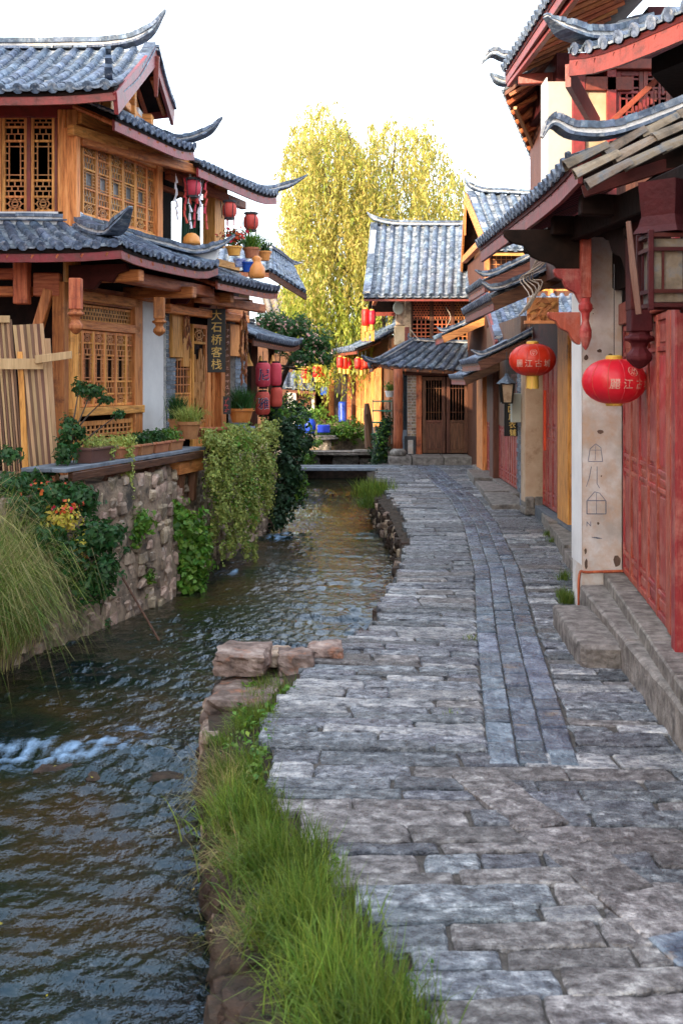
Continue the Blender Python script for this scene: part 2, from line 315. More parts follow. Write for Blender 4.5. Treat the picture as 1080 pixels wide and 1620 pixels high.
def slab(quad, mat, name='paving_stone', h=None, gap=.007, parent=None, sub=3, rnd=.016, deep=.07):
    """quad: 4 ground points CCW; makes an uneven dressed stone"""
    q = [V(p) for p in quad]
    if mat == M['stone']:
        yy_ = q[0].y; u_ = R.random(); mat = M['stone2'] if u_ < (.5 if yy_ < 5.6 else .12) else M['stone3'] if u_ > (.93 if yy_ < 5.6 else .74 if yy_ < 10 and q[0].x < 1 else .9) else mat  # pale slabs commoner mid-lane, where sky sheen is put into their colour
    h = R.uniform(.0, .016) if h is None else h; ring = []
    c = sum(q, V((0, 0, 0))) / 4; tx, ty = R.uniform(-.02, .02), R.uniform(-.03, .03)
    for i in range(4):
        a, b = q[i], q[(i + 1) % 4]; L = (b - a).length; n = max(1, min(5, round(L / .11)))
        for k in range(n):
            p = a.lerp(b, k / n); d = (c - p); 
            if k == 0: p = p + d.normalized() * min(gap * 1.6, d.length * .3)
            else: p = p + d.normalized() * gap * .7
            p = p + V((R.uniform(-rnd, rnd) * .45, R.uniform(-rnd, rnd), 0)); ring.append(p)
    n = len(ring); vs = [p - Z * deep for p in ring]
    e = []
    for p in ring:
        d = p - c; z = h + d.x * tx + d.y * ty + R.uniform(-.003, .003); e.append(z); vs.append(p + Z * (z - .009))
    for i, p in enumerate(ring):
        d = c - p; vs.append(p + d.normalized() * min(.012, d.length * .3) + Z * (e[i] + R.uniform(-.003, .002)))
    vs.append(c + Z * (h + R.uniform(-.006, .006)))
    fs = []
    for i in range(n):
        j = (i + 1) % n; fs += [(i, j, n + j, n + i), (n + i, n + j, 2 * n + j, 2 * n + i), (2 * n + i, 2 * n + j, 3 * n)]
    pool(parent or street, name, vs, fs, mat, size=math.sqrt((q[1] - q[0]).length * (q[3] - q[0]).length))
def row(x0, x1, y0, y1, yo, lens, mat, tilt, **k):
    x = x0
    while x < x1 - .05:
        L = R.uniform(*lens)
        if x1 - x - L < lens[0] * .6: L = x1 - x
        if mat == 'strip': wob0 = wob1 = 0
        else: wob0 = R.uniform(-.012, .012)
        yy = lambda X, Y: Y + tilt * (X - .8) + .018 * noise.noise(V((X * 2.1, Y * 3, 5)))
        sx = R.uniform(-.015, .015)
        slab([(x, yy(x, y0), 0), (x + L, yy(x + L, y0), 0), (x + L + sx, yy(x + L, y1), 0), (x + sx, yy(x, y1), 0)], M[mat], **k)
        x += L
y = 3.1
while y < 27.6:
    w_ = R.uniform(.11, .23) if y < 12 else R.uniform(.16, .27)
    tilt = .07 * math.sin(y * .55) - .03
    ym = y + w_ / 2; sL = interp(SLEFT, ym); xl = interp(EDGE, ym) - R.uniform(-.02, .09); xr = interp(RIGHT, ym)
    if y > 6.2:
        row(xl, sL, y, y + w_, 0, (.28, 1.05), 'stone', tilt); row(sL + .5, xr, y, y + w_, 0, (.25, .7), 'stone', tilt * .6 - .02)
    else:
        row(xl, xr, y, y + w_, 0, (.22, .85), 'stone', tilt)
    y += w_
for c in range(3):
    y = 6.22 + R.uniform(-.1, .0)
    while y < 27.4:
        L = R.uniform(.22, .42); x0 = interp(SLEFT, y) + c * .165; x1 = interp(SLEFT, y + L) + c * .165
        slab([(x0, y, 0), (x0 + .165, y, 0), (x1 + .165, y + L, 0), (x1, y + L, 0)], M['strip'], h=.010 + R.uniform(-.003, .005), gap=.007, rnd=.004)
        y += L
y = 6.05
while y > 4.1:   # diagonal course of squarer blocks
    L = R.uniform(.2, .36); f_ = lambda yy: DA.x + (DB.x - DA.x) * (yy - DA.y) / (DB.y - DA.y)
    slab([(f_(y - L) - .13, y - L - .05, 0), (f_(y - L) + .14, y - L + .03, 0), (f_(y) + .14, y + .03, 0), (f_(y) - .13, y - .05, 0)], M['strip' if R.random() < .25 else 'stone2'], h=.021, gap=.005); y -= L
# right canal wall + near bank
def wallstrip(tab, z1, z0, d0, d1, mat, name, off=0, lab=None):
    vs = []; fs = []; d = d0; n = 0; K = 7
    while d <= d1:
        x = interp(tab, d) + off
        for k in range(K + 1):
            z = z1 + (z0 - z1) * k / K; nz = noise.noise(V((d * 2.3, z * 3, 1.7))) * .07
            vs.append((x + nz - .02 * k / K, d, z))
        n += 1; d += .12
    for i in range(n - 1):
        for k in range(K): a = i * (K + 1) + k; fs.append((a, a + 1, a + K + 2, a + K + 1))
    return mobj(name, vs, fs, mat, kind='structure', smooth=False)
bank = wallstrip(RB, -.10, WL - .5, 3, 30, M['soil'], 'canal_wall')
vs = []; fs = []; n = 0; d = 3
while d < 30:
    a, b = interp(RB, d) - .02, interp(EDGE, d) + .05
    for k in range(6):
        t = k / 5; vs.append((a + (b - a) * t, d + R.uniform(-.02, .02), -.10 + .07 * t + R.uniform(-.015, .015)))
    n += 1; d += .1
for i in range(n - 1):
    for k in range(5): a = i * 6 + k; fs.append((a, a + 6, a + 7, a + 1))
mobj('bank', vs, fs, M['soil'], kind='structure')
def rock(c, s, mat, parent=None, name='stone', seed=None, pooled=True, n=(7, 5), flat=1.0, label=None, lump=.28):
    """irregular boxy stone"""
    sx, sy, sz = s; vs = []; fs = []; a, b = n; sd = R.random() * 99; rz = R.uniform(-.3, .3)
    for j in range(b + 1):
        th = PI * j / b
        for i in range(a):
            ph = 2 * PI * i / a + .3; v = V((math.sin(th) * math.cos(ph), math.sin(th) * math.sin(ph), math.cos(th)))
            e = .62; v = V([math.copysign(abs(t) ** e, t) for t in v])
            v *= 1 + lump * noise.noise(v * 1.6 + V((sd, 0, 0)))
            v = Matrix.Rotation(rz, 3, 'Z') @ v
            if n[0] > 9: v *= 1 + .10 * noise.noise(v * 4.5 + V((sd, 7, 0)))
            vs.append(V(c) + V((v.x * sx / 2, v.y * sy / 2, v.z * sz / 2)))
    for j in range(b):
        for i in range(a): k = (i + 1) % a; fs.append((j * a + i, j * a + k, (j + 1) * a + k, (j + 1) * a + i)[::-1])
    if pooled: pool(parent, name, vs, fs, mat, size=max(s), smooth=n[0] > 9)
    else: return mobj(name, vs, fs, mat, parent)
d = 3.2
while d < 24:
    x = interp(RB, d); z = WL + .02
    st = .16 if d < 9 else .24
    while z < -.12:
        s = R.uniform(.10, .22); 
        if R.random() < .8: rock((x - R.uniform(-.03, .03), d + R.uniform(-.05, .05), z), (R.uniform(.10, .18), s * 1.3, s * .8), M['soil'] if d < 6 else M['rubble'] if R.random() < .4 else M['soil'], bank, 'wall_stone', n=(6, 4))
        z += s * .75
    d += st
# kerb stones where the slabs overhang the canal (big reddish blocks of the spit)
spit = thing('stone_block_wall', 'low wall of big reddish stone blocks jutting into the canal beside the grass', 'stone wall', (-.7, 8.1, WL))
def bigrock(c, s, mat=None, rz=0, name='stone_block', parent=None, amp=1, **kw):
    c = V(c); sx, sy, sz = s; N_ = 7; vs = []; fs = []; idx = {}; sd = R.random() * 50; m = Matrix.Rotation(rz, 3, 'Z')
    def vid(i, j, k):
        if (i, j, k) not in idx:
            v = V((i / N_ * 2 - 1, j / N_ * 2 - 1, k / N_ * 2 - 1)); r_ = max(.001, (abs(v.x) ** 11 + abs(v.y) ** 11 + abs(v.z) ** 11) ** (1 / 11)); v = v / r_
            v *= 1 + amp * .16 * noise.noise(v * 1.5 + V((sd, 0, 0))) + amp * .09 * noise.noise(v * 4 + V((sd, 3, 0)))
            idx[(i, j, k)] = len(vs); vs.append(c + m @ V((v.x * sx / 2, v.y * sy / 2, v.z * sz / 2)))
        return idx[(i, j, k)]
    for a in range(N_):
        for b_ in range(N_):
            for k in (0, N_):
                q = [vid(a, b_, k), vid(a + 1, b_, k), vid(a + 1, b_ + 1, k), vid(a, b_ + 1, k)]; fs.append(q if k else q[::-1])
                q = [vid(k, a, b_), vid(k, a + 1, b_), vid(k, a + 1, b_ + 1), vid(k, a, b_ + 1)]; fs.append(q if k else q[::-1])
                q = [vid(a, k, b_), vid(a, k, b_ + 1), vid(a + 1, k, b_ + 1), vid(a + 1, k, b_)]; fs.append(q if k else q[::-1])
    return mobj(name, vs, fs, mat or M['redrock'], parent, **kw)
for c, s, m_ in [((-.70, 8.15, .10), (.36, .42, .16), 'redrock'), ((-.66, 7.75, -.13), (.46, .66, .26), 'redrock'), ((-.34, 8.4, .0), (.26, .30, .20), 'redrock'), ((-.12, 8.65, .02), (.26, .3, .14), 'redrock'), ((-.48, 8.5, .03), (.2, .3, .1), 'rubble'),
                 ((-.74, 7.75, -.40), (.34, .5, .3), 'redrock'), ((-.76, 7.35, -.33), (.30, .5, .42), 'redrock'), ((-.75, 8.2, -.5), (.34, .5, .5), 'rubble'), ((-.3, 8.6, -.35), (.6, .3, .55), 'soil'), ((-.74, 7.15, -.62), (.22, .4, .4), 'rubble')]:
    bigrock(c, s, M[m_], R.uniform(-.15, .15), parent=spit)
# water
def waves(x, y):
    h = np.zeros_like(x); rs = np.random.RandomState(3)
    for i in range(34):
        lam = .075 * 1.12 ** i if i < 20 else rs.uniform(.07, .3); ang = rs.normal(-1.35, .55); k = 2 * np.pi / lam
        h += min(lam, .3) * .0108 * np.sin(k * (np.cos(ang) * x + np.sin(ang) * y) + rs.uniform(0, 6.28) + 1.3 * np.sin(1.7 * x + 1.1 * y + i))
    return h
NX, NY = 330, 620
dy = np.geomspace(3.3, 70, NY); xx = np.linspace(0, 1, NX)
gx = np.zeros((NY, NX)); gy = np.repeat(dy[:, None], NX, 1)
for i, d in enumerate(dy):
    l = interp(LB, d) - .25; r = interp(RB, d) + .15; l = max(l, -.36 * d - .3) if d < 12 else l; gx[i] = l + (r - l) * xx
if True:
    h = waves(gx, gy) * (1 + .55 * np.sin(gx * 1.9 + 1.4 * np.sin(gy * 1.1)) * np.sin(gy * 1.6 + gx))
    FO = [(-2.25, 8.35, .75, .22, 1.0), (-1.6, 8.75, .35, .3, .5), (-1.1, 19.6, .35, .7, .8), (-.75, 8.9, .2, .4, .5), (-1.55, 15.9, .25, .35, .7), (.1, 11.2, .2, .2, .5), (-.7, 9.6, .5, .4, .3), (-.65, 4.8, .25, .5, .35), (-.8, 24, .5, .6, .5)]
    fo = np.zeros_like(h)
    for (x, y, sx, sy, a) in FO: fo += a * np.exp(-((gx - x) / sx) ** 2 - ((gy - y) / sy) ** 2)
    rs = np.random.RandomState(5); tur = np.zeros_like(h)
    for i in range(14):
        an = rs.uniform(0, 6.28); k = rs.uniform(14, 60); tur += np.sin(k * (np.cos(an) * gx + np.sin(an) * gy) + rs.uniform(0, 6) + 2 * np.sin(gx * 5 + i))
    h = h * (1 + .5 * fo) + fo * .006 * tur / 2
    # drop of the small weir
    h += .05 * np.tanh((gy - 8.3 + .2 * np.sin(gx * 3)) * 5)
    foam = np.clip(fo * (.55 + .35 * tur / 2.6), 0, 1)
vs = np.stack([gx, gy, WL + h], -1).reshape(-1, 3)
ii = np.arange(NY * NX).reshape(NY, NX); fs = np.stack([ii[:-1, :-1], ii[:-1, 1:], ii[1:, 1:], ii[1:, :-1]], -1).reshape(-1, 4)
wm = bpy.data.materials.new('canal_water'); wm.use_nodes = True; nt = wm.node_tree; N = nt.nodes; p = N['Principled BSDF']; Lk = nt.links.new
tc = N.new('ShaderNodeTexCoord'); n1 = N.new('ShaderNodeTexNoise'); n1.inputs['Scale'].default_value = .9; n1.inputs['Detail'].default_value = 8; Lk(tc.outputs['Object'], n1.inputs['Vector'])
cr = N.new('ShaderNodeValToRGB'); Lk(n1.outputs[0], cr.inputs[0]); e = cr.color_ramp.elements
e[0].position = .38; e[0].color = (.004, .009, .009, 1); e[1].position = .66; e[1].color = (.042, .027, .011, 1); q = e.new(.5); q.color = (.010, .017, .009, 1)
at = N.new('ShaderNodeAttribute'); at.attribute_name = 'foam'; fn = N.new('ShaderNodeTexNoise'); fn.inputs['Scale'].default_value = 38; fn.inputs['Detail'].default_value = 7; fn.inputs['Roughness'].default_value = .7; Lk(tc.outputs['Object'], fn.inputs['Vector']); fm = N.new('ShaderNodeMath'); fm.operation = 'ADD'; Lk(at.outputs['Fac'], fm.inputs[0]); Lk(fn.outputs[0], fm.inputs[1]); fr_ = N.new('ShaderNodeMapRange'); Lk(fm.outputs[0], fr_.inputs[0]); fr_.inputs[1].default_value = .74; fr_.inputs[2].default_value = 1.35; mx = N.new('ShaderNodeMixRGB'); Lk(fr_.outputs[0], mx.inputs[0]); Lk(cr.outputs[0], mx.inputs[1]); mx.inputs[2].default_value = (.24, .38, .56, 1)
Lk(mx.outputs[0], p.inputs['Base Color']); p.inputs['Roughness'].default_value = .06; p.inputs['IOR'].default_value = 1.4; p.inputs['Specular IOR Level'].default_value = .9
p.inputs['Specular Tint'].default_value = (.45, .70, 1, 1)  # blue of the sky glints put into the specular tint
mp = N.new('ShaderNodeMapping'); mp.inputs['Scale'].default_value = (1, .8, 1); Lk(tc.outputs['Object'], mp.inputs[0])
n2 = N.new('ShaderNodeTexNoise'); n2.inputs['Scale'].default_value = 19; n2.inputs['Detail'].default_value = 4; Lk(mp.outputs[0], n2.inputs['Vector'])
bp = N.new('ShaderNodeBump'); bp.inputs['Strength'].default_value = .5; bp.inputs['Distance'].default_value = .04; Lk(n2.outputs[0], bp.inputs['Height']); Lk(bp.outputs[0], p.inputs['Normal'])
wat = npobj('water', vs, fs, wm, smooth=True, kind='structure', origin=(0, 0, 0))
a = wat.data.attributes.new('foam', 'FLOAT', 'POINT'); a.data.foreach_set('value', foam.ravel().astype(np.float32))
# submerged rocks breaking the surface below the weir
for i in range(3):
    o = rock((-1.25 - .40 * i, 7.95 + .14 * i, WL - .085), (R.uniform(.3, .42), R.uniform(.25, .35), .14), M['soil'], None, 'rock', pooled=False)
    tag(o, ('right', 'middle', 'left')[i] + ' one of the dark wet rocks breaking the surface below the white water', 'rock', 'wet rocks at the small rapids')
# left retaining wall, built of rubble pieces
wl = [(9, -3.5)] + LB[2:]
lw = thing('retaining_wall', 'rubble stone retaining wall of the left canal bank below the timber inn', 'wall', (-2.3, 13, WL))
LWZ = [(9, .8), (11, .92), (12, .95), (16, .95), (20, .8), (24, .5), (30, .1)]
vs = []; fs = []; n = 0; d = 6; K = 14
while d < 40:
    x = interp(LB, d); zt = interp(LWZ, d)
    for k in range(K + 1):
        t = k / K; z = WL - .4 + (zt - WL + .4) * t
        vs.append((x - .28 * t + .06 * noise.noise(V((d * 2, z * 3, 9))), d, z))
    vs.append((x - 3, d, zt)); n += 1; d += .15
for i in range(n - 1):
    for k in range(K + 1): a = i * (K + 2) + k; fs.append((a, a + K + 2, a + K + 3, a + 1))
mobj('mortar_face', vs, fs, M['rmort'], lw, smooth=False)
d = 9.0
for rw_ in range(11):
    d = 9 + R.uniform(0, .2)
    while d < 21:
        s = R.uniform(.16, .40); zt = interp(LWZ, d); t = (rw_ + .5 + R.uniform(-.3, .3)) / 11; z = WL + (zt - WL) * t
        x = interp(LB, d) - .28 * (z - WL + .4) / (zt - WL + .4)
        if R.random() < .88: rock((x - .0, d + s / 2, z), (R.uniform(.08, .15), s * 1.1, R.uniform(.12, .22)), M['rubble'], lw, 'wall_stone', n=(7, 5), lump=.5)
        d += s
# rough rock face of the near bank
for i in range(60):
    d = R.uniform(3.2, 5.6); z = R.uniform(WL, -.12); x = interp(RB, d) + .04 - .1 * (z - WL) * -1
    rock((x + R.uniform(-.03, .06), d, z), (R.uniform(.10, .26), R.uniform(.12, .3), R.uniform(.08, .2)), M['rubble'] if i % 3 == 0 else M['soil'] if i % 3 == 1 else M['redrock'], bank, 'wall_stone', n=(14, 10), lump=.8)
for i in range(26):
    d = R.uniform(3.2, 5.4); a, b = interp(RB, d), interp(EDGE, d); rock((a + (b - a) * R.uniform(0, .4), d, -.1), (R.uniform(.08, .2), R.uniform(.1, .24), .1), M['soil'], bank, 'wall_stone', n=(14, 10), lump=.8)
# ------------------------------------------------------------------ building kit
def arc_tile(r0, r1, L, n=6, th=.014, lift=.0):
    vs = []; 
    for (y, r) in ((0, r0), (L, r1)):
        for k in range(n + 1): a = PI * k / n; vs.append((-math.cos(a) * r, y, math.sin(a) * r + lift * (y > 0)))
    for k in range(n + 1): a = PI * k / n; vs.append((-math.cos(a) * (r1 - th), L, math.sin(a) * (r1 - th) + lift))
    m = n + 1; fs = [(k, k + 1, m + k + 1, m + k)[::-1] for k in range(n)] + [(m + k, m + k + 1, 2 * m + k + 1, 2 * m + k)[::-1] for k in range(n)]
    return vs, fs
def frame_mx(o, xa, ya):
    ya = ya.normalized(); za = xa.cross(ya).normalized()
    if za.z < 0: za = -za
    xa = ya.cross(za).normalized(); m = Matrix((xa, ya, za)).transposed().to_4x4(); m.translation = o; return m
def sweep(mb, pts, W, H, r=None):
    pts = [V(p) for p in pts]; b = []
    for i, p in enumerate(pts):
        d = (pts[min(i + 1, len(pts) - 1)] - pts[max(i - 1, 0)]).normalized(); sx = d.cross(Z).normalized(); u = sx.cross(d)
        w_, h_ = W[i] / 2, H[i]
        b += [p - sx * w_, p + sx * w_, p + sx * w_ * .8 + u * h_, p - sx * w_ * .8 + u * h_]
    n = len(pts); fs = [(i * 4 + k, i * 4 + (k + 1) % 4, i * 4 + 4 + (k + 1) % 4, i * 4 + 4 + k) for i in range(n - 1) for k in range(4)] + [(3, 2, 1, 0), (n * 4 - 4, n * 4 - 3, n * 4 - 2, n * 4 - 1)]
    mb.add(b, fs, r)
def curve_pts(pts, n=5):
    pts = [V(p) for p in pts]; q = [pts[0] * 2 - pts[1]] + pts + [pts[-1] * 2 - pts[-2]]; out = []
    for i in range(1, len(q) - 2):
        for k in range(n):
            t = k / n; a, b, c, d = q[i - 1], q[i], q[i + 1], q[i + 2]
            out.append(.5 * ((2 * b) + (c - a) * t + (2 * a - 5 * b + 4 * c - d) * t * t + (3 * b - 3 * c + d - a) * t ** 3))
    out.append(pts[-1]); return out
def ridge(parent, pts, w=.16, h=.16, tip=True, name='ridge', mat='tile', mort=True):
    p = curve_pts(pts); n = len(p); k = [1 - .72 * max(0, (i / (n - 1) - .72) / .28) if tip else 1 for i in range(n)]
    mb = MB(); sweep(mb, p, [w * a for a in k], [h * .55 * a for a in k], .5)
    o = mb.build(name, M['mortar' if mort else mat], parent)
    mb = MB(); q = [a + Z * h * .5 * b for a, b in zip(p, k)]
    L = 0
    for i in range(n - 1):     # separate cap tiles along the ridge
        jz = Z * R.uniform(-.006, .006)
        mb.bar(q[i] + jz, q[i + 1] + jz + (q[i + 1] - q[i]) * .05, w * 1.15 * k[i], h * .34 * k[i], taper=k[i + 1] / k[i] * R.uniform(.93, 1))
    mb.build('ridge_cap', M[mat], o)
    mb = MB()
    for i in range(n - 1): mb.bar(p[i], p[i + 1] + (p[i + 1] - p[i]) * .05, w * 1.3 * k[i], h * .16 * k[i], taper=k[i + 1] / k[i])
    mb.build('ridge_base_tile', M[mat], o)
    return o
def roof(parent, TL, TR, BL, BR, pitch=.19, tl=.24, sag=.05, curl=(0, 0), mat='tile', fascia='red', raf=True, deck='dwood', fh=.13, discs=True, name='roof_tile', jit=1.0, rafmat='rwood_v', over=.06):
    TL, TR, BL, BR = V(TL), V(TR), V(BL), V(BR); W_ = ((TR - TL).length + (BR - BL).length) / 2; n = max(2, round(W_ / pitch)); r = pitch * .30
    def sp(u, t):
        p = TL.lerp(TR, u).lerp(BL.lerp(BR, u), t); a = u * 2 - 1
        c = curl[0] * max(0, -a) ** 4 + curl[1] * max(0, a) ** 4
        return p - Z * (sag * 4 * t * (1 - t)) + Z * c * t ** 1.5
    ps, pf, pr = [], [], []
    tv, tf = arc_tile(r * .88, r * 1.04, tl * 1.12)
    pk = 'arc%.3f%.3f' % (r, tl)
    for i in range(n):
        u = (i + .5) / n; L = (sp(u, 1) - sp(u, 0)).length; m = max(1, round(L / tl))
        for j in range(m):
            a, b = sp(u, j / m), sp(u, (j + 1) / m); xa = sp(min(1, u + .01), (j + .5) / m) - sp(max(0, u - .01), (j + .5) / m)
            mx = frame_mx(a, xa, b - a); mx = mx @ Matrix.Rotation(R.gauss(0, .02) * jit, 4, 'Z') @ Matrix.Rotation(R.gauss(-.03, .012) * jit, 4, 'X')
            sc_ = (b - a).length / tl; mx = mx @ Matrix.Diagonal((R.uniform(.95, 1.06), sc_, R.uniform(.95, 1.08), 1))
            mx.translation = a + Z * R.uniform(-.004, .006) * jit
            pool(parent, name, tv, tf, M[mat], mx, pk, size=tl, smooth=False)
        # eave disc
        e = sp(u, 1); d = (sp(u, 1) - sp(u, .97)).normalized(); xa = (sp(min(1, u + .01), 1) - sp(max(0, u - .01), 1)).normalized(); nn = xa.cross(d); 
        if nn.z < 0: nn = -nn
        if discs:
            b0 = len(ps); c = e + nn * r * .35 + d * .015; K = 10
            for (q, s_) in ((0, 1), (.028, 1), (.028, .62)): ps += [c + d * q + (xa * math.cos(2 * PI * k / K) + nn * math.sin(2 * PI * k / K)) * r * 1.05 * s_ for k in range(K)]
            ps += [c + d * .02]
            for k in range(K):
                k2 = (k + 1) % K; pf += [(b0 + k, b0 + k2, b0 + K + k2, b0 + K + k), (b0 + K + k, b0 + K + k2, b0 + 2 * K + k2, b0 + 2 * K + k), (b0 + 2 * K + k, b0 + 2 * K + k2, b0 + 3 * K)]
    if ps: mobj('eave_disc', ps, pf, M[mat], parent, kind='stuff')
    # pan tiles between the cover rows
    ps, pf, pr = [], [], []
    for i in range(-1, n):
        u0, u1 = max(0, (i + .62) / n), min(1, (i + 1.38) / n)
        L = (sp(u0, 1) - sp(u0, 0)).length; m = max(2, round(L / .095))
        for j in range(m + 1):
            t0, t1 = j / m, min(1.02, (j + 1.25) / m); b0 = len(ps); rr_ = R.random()
            for (t, zz) in ((t0, -.012), (t1, .012)):
                for k in range(4):
                    u = u0 + (u1 - u0) * k / 3; ps.append(sp(u, t) + Z * (zz + (.018 if k in (0, 3) else -.004)))
            for k in range(3): pf.append((b0 + k, b0 + k + 1, b0 + 5 + k, b0 + 4 + k)); pr.append(rr_)
            ps += [ps[b0 + 4 + k] - Z * .02 for k in range(4)]
            for k in range(3): pf.append((b0 + 4 + k, b0 + 5 + k, b0 + 9 + k, b0 + 8 + k)); pr.append(rr_)
    mobj('pan_tiles', ps, pf, M['pan' if mat != 'tilew' else 'tilew'], parent, rnd=pr, kind='stuff')
    vs = []; K = 6; q = 12
    for j in range(K + 1):
        for i in range(q + 1): vs += [sp(i / q, j / K) - Z * .025, sp(i / q, j / K) - Z * .075]
    I = lambda i, j, s: (j * (q + 1) + i) * 2 + s; fs = []
    for j in range(K):
        for i in range(q): fs += [(I(i, j, 0), I(i + 1, j, 0), I(i + 1, j + 1, 0), I(i, j + 1, 0)), (I(i, j, 1), I(i, j + 1, 1), I(i + 1, j + 1, 1), I(i + 1, j, 1))]
    for i in range(q): fs += [(I(i, K, 0), I(i + 1, K, 0), I(i + 1, K, 1), I(i, K, 1)), (I(i, 0, 1), I(i + 1, 0, 1), I(i + 1, 0, 0), I(i, 0, 0))]
    for j in range(K): fs += [(I(0, j, 0), I(0, j + 1, 0), I(0, j + 1, 1), I(0, j, 1)), (I(q, j, 1), I(q, j + 1, 1), I(q, j + 1, 0), I(q, j, 0))]
    mobj('roof_deck', vs, fs, M[deck], parent)
    if fascia:
        mb = MB(); pts = [sp(i / 8, 1) - Z * (.05 + fh / 2) - (sp(.5, 1) - sp(.5, .9)).normalized() * .03 for i in range(9)]
        for a, b in zip(pts, pts[1:]): mb.bar(a, b + (b - a) * .01, .035, fh, r=.4)
        mb.build('fascia', M[fascia], parent)
    if raf:
        m = max(2, round(W_ / .26))
        rv_, rf_ = MB().tube([(0, 0, 0), (0, 1, 0)], .035, 6).v, MB().tube([(0, 0, 0), (0, 1, 0)], .035, 6).f
        for i in range(m):
            u = (i + .5) / m; a = sp(u, .3) - Z * .12; b = sp(u, .985) - Z * .12
            mx = frame_mx(a, TR - TL, b - a) @ Matrix.Diagonal((1, (b - a).length, 1, 1)); pool(parent, 'rafter', rv_, rf_, M[rafmat], mx, 'rafter', size=.1)
    return sp
def lat_bars(mb, pl, a0, a1, b0, b1, d, t=.014, kind='key', dd=.016):
    w_, h_ = a1 - a0, b1 - b0
    hb = lambda x0, x1, z: mb.pbox(pl, x0, x1, z - t / 2, z + t / 2, d - dd, d + R.uniform(-.001, .001), .5)
    vb = lambda x, z0, z1: mb.pbox(pl, x - t / 2, x + t / 2, z0, z1, d - dd, d + .002 + R.uniform(-.001, .001), .5)
    if kind == 'sq':
        cx, cz = (a0 + a1) / 2, (b0 + b1) / 2; r = min(w_, h_) / 2
        for sx in (-1, 1):
            for sz in (-1, 1): mb.bar(pl.pt(cx + sx * r, cz + sz * r, d - dd / 2), pl.pt(cx + sx * r * .3, cz + sz * r * .3, d - dd / 2), t * 1.6, dd, up=pl.n, r=.5)
        n = 8
        for rr_ in (.72, .34):
            pp = [pl.pt(cx + w_ / 2 * rr_ * math.cos(2 * PI * k / n), cz + h_ / 2 * rr_ * math.sin(2 * PI * k / n), d - dd / 2) for k in range(n + 1)]
            for a, b in zip(pp, pp[1:]): mb.bar(a, b, t * 1.1, dd, up=pl.n, r=.5)
        vb(cx, b0, b0 + h_ * .2); vb(cx, b1 - h_ * .2, b1); hb(a0, a0 + w_ * .2, cz); hb(a1 - w_ * .2, a1, cz)
    elif kind == 'key':
        nx = max(2, round(w_ / .075)); nz = max(2, round(h_ / .06))
        for j in range(1, nz): hb(a0, a1, b0 + h_ * j / nz)
        for j in range(nz):
            for i in range(nx + (j % 2)):
                x = a0 + w_ * (i + (.5 if j % 2 == 0 else 0)) / nx
                if a0 + t < x < a1 - t: vb(x, b0 + h_ * j / nz, b0 + h_ * (j + 1) / nz)
    elif kind == 'mid':
        for f in (.2, .8): vb(a0 + w_ * f, b0, b1)
        for f in (.12, .88): hb(a0, a1, b0 + h_ * f)
        for f in (.3, .5, .7): hb(a0, a0 + w_ * .2, b0 + h_ * f); hb(a1 - w_ * .2, a1, b0 + h_ * f)
    elif kind == 'grid':
        nx = max(2, round(w_ / .11)); nz = max(2, round(h_ / .11))
        for j in range(1, nz): hb(a0, a1, b0 + h_ * j / nz)
        for i in range(1, nx): vb(a0 + w_ * i / nx, b0, b1)
    elif kind == 'vert':
        nx = max(2, round(w_ / .07))
        for i in range(1, nx): vb(a0 + w_ * i / nx, b0, b1)
        for f in (.2, .8): hb(a0, a1, b0 + h_ * f)
    elif kind == 'carve':
        n = max(3, round(w_ / .11))
        for i in range(n):
            cx = a0 + w_ * (i + .5) / n; cz = (b0 + b1) / 2; ph = R.random() * 6
            pp = [pl.pt(cx + w_ / n * .55 * (k / 12) ** .6 * math.cos(ph + k * .75), cz + h_ * .5 * (k / 12) ** .6 * math.sin(ph + k * .75), d - dd / 2) for k in range(13)]
            for a, b in zip(pp, pp[1:]): mb.bar(a, b, t * 1.7, dd * 1.4, up=pl.n, r=.5)
def window(parent, pl, s0, s1, z0, z1, layout, d=.0, fw=.045, t=.014, mf='wood_v', ml='lat', pane='glass', th=.05, name='window'):
    """one leaf: frame (the part) > lattice, pane"""
    mb = MB(); f = fw
    mb.pbox(pl, s0, s0 + f, z0, z1, d - th, d); mb.pbox(pl, s1 - f, s1, z0, z1, d - th, d)
    mb.pbox(pl, s0 + f, s1 - f, z0, z0 + f, d - th, d - .003); mb.pbox(pl, s0 + f, s1 - f, z1 - f, z1, d - th, d - .003)
    tot = sum(k[1] for k in layout); hz = z1 - z0 - 2 * f - f * .7 * (len(layout) - 1); z = z1 - f; lb = MB()
    for i, (k, fr_) in enumerate(layout):
        h_ = hz * fr_ / tot; a0, a1 = s0 + f, s1 - f
        if k == 'panel':
            mb.pbox(pl, a0, a1, z - h_, z, d - th, d - .022); mb.pbox(pl, a0 + .03, a1 - .03, z - h_ + .03, z - .03, d - .03, d - .012)
        elif k != 'open': lat_bars(lb, pl, a0, a1, z - h_, z, d - .012, t, k)
        z -= h_
        if i < len(layout) - 1: mb.pbox(pl, a0, a1, z - f * .7, z, d - th, d - .004); z -= f * .7
    o = mb.build(name, M[mf], parent, bev=.004)
    if lb.v: lb.build('lattice', M[ml], o)
    if pane: MB().pbox(pl, s0 + f, s1 - f, z0 + f, z1 - f, d - th - .004, d - th + .004 - .008).build('pane', M[pane], o)
    return o
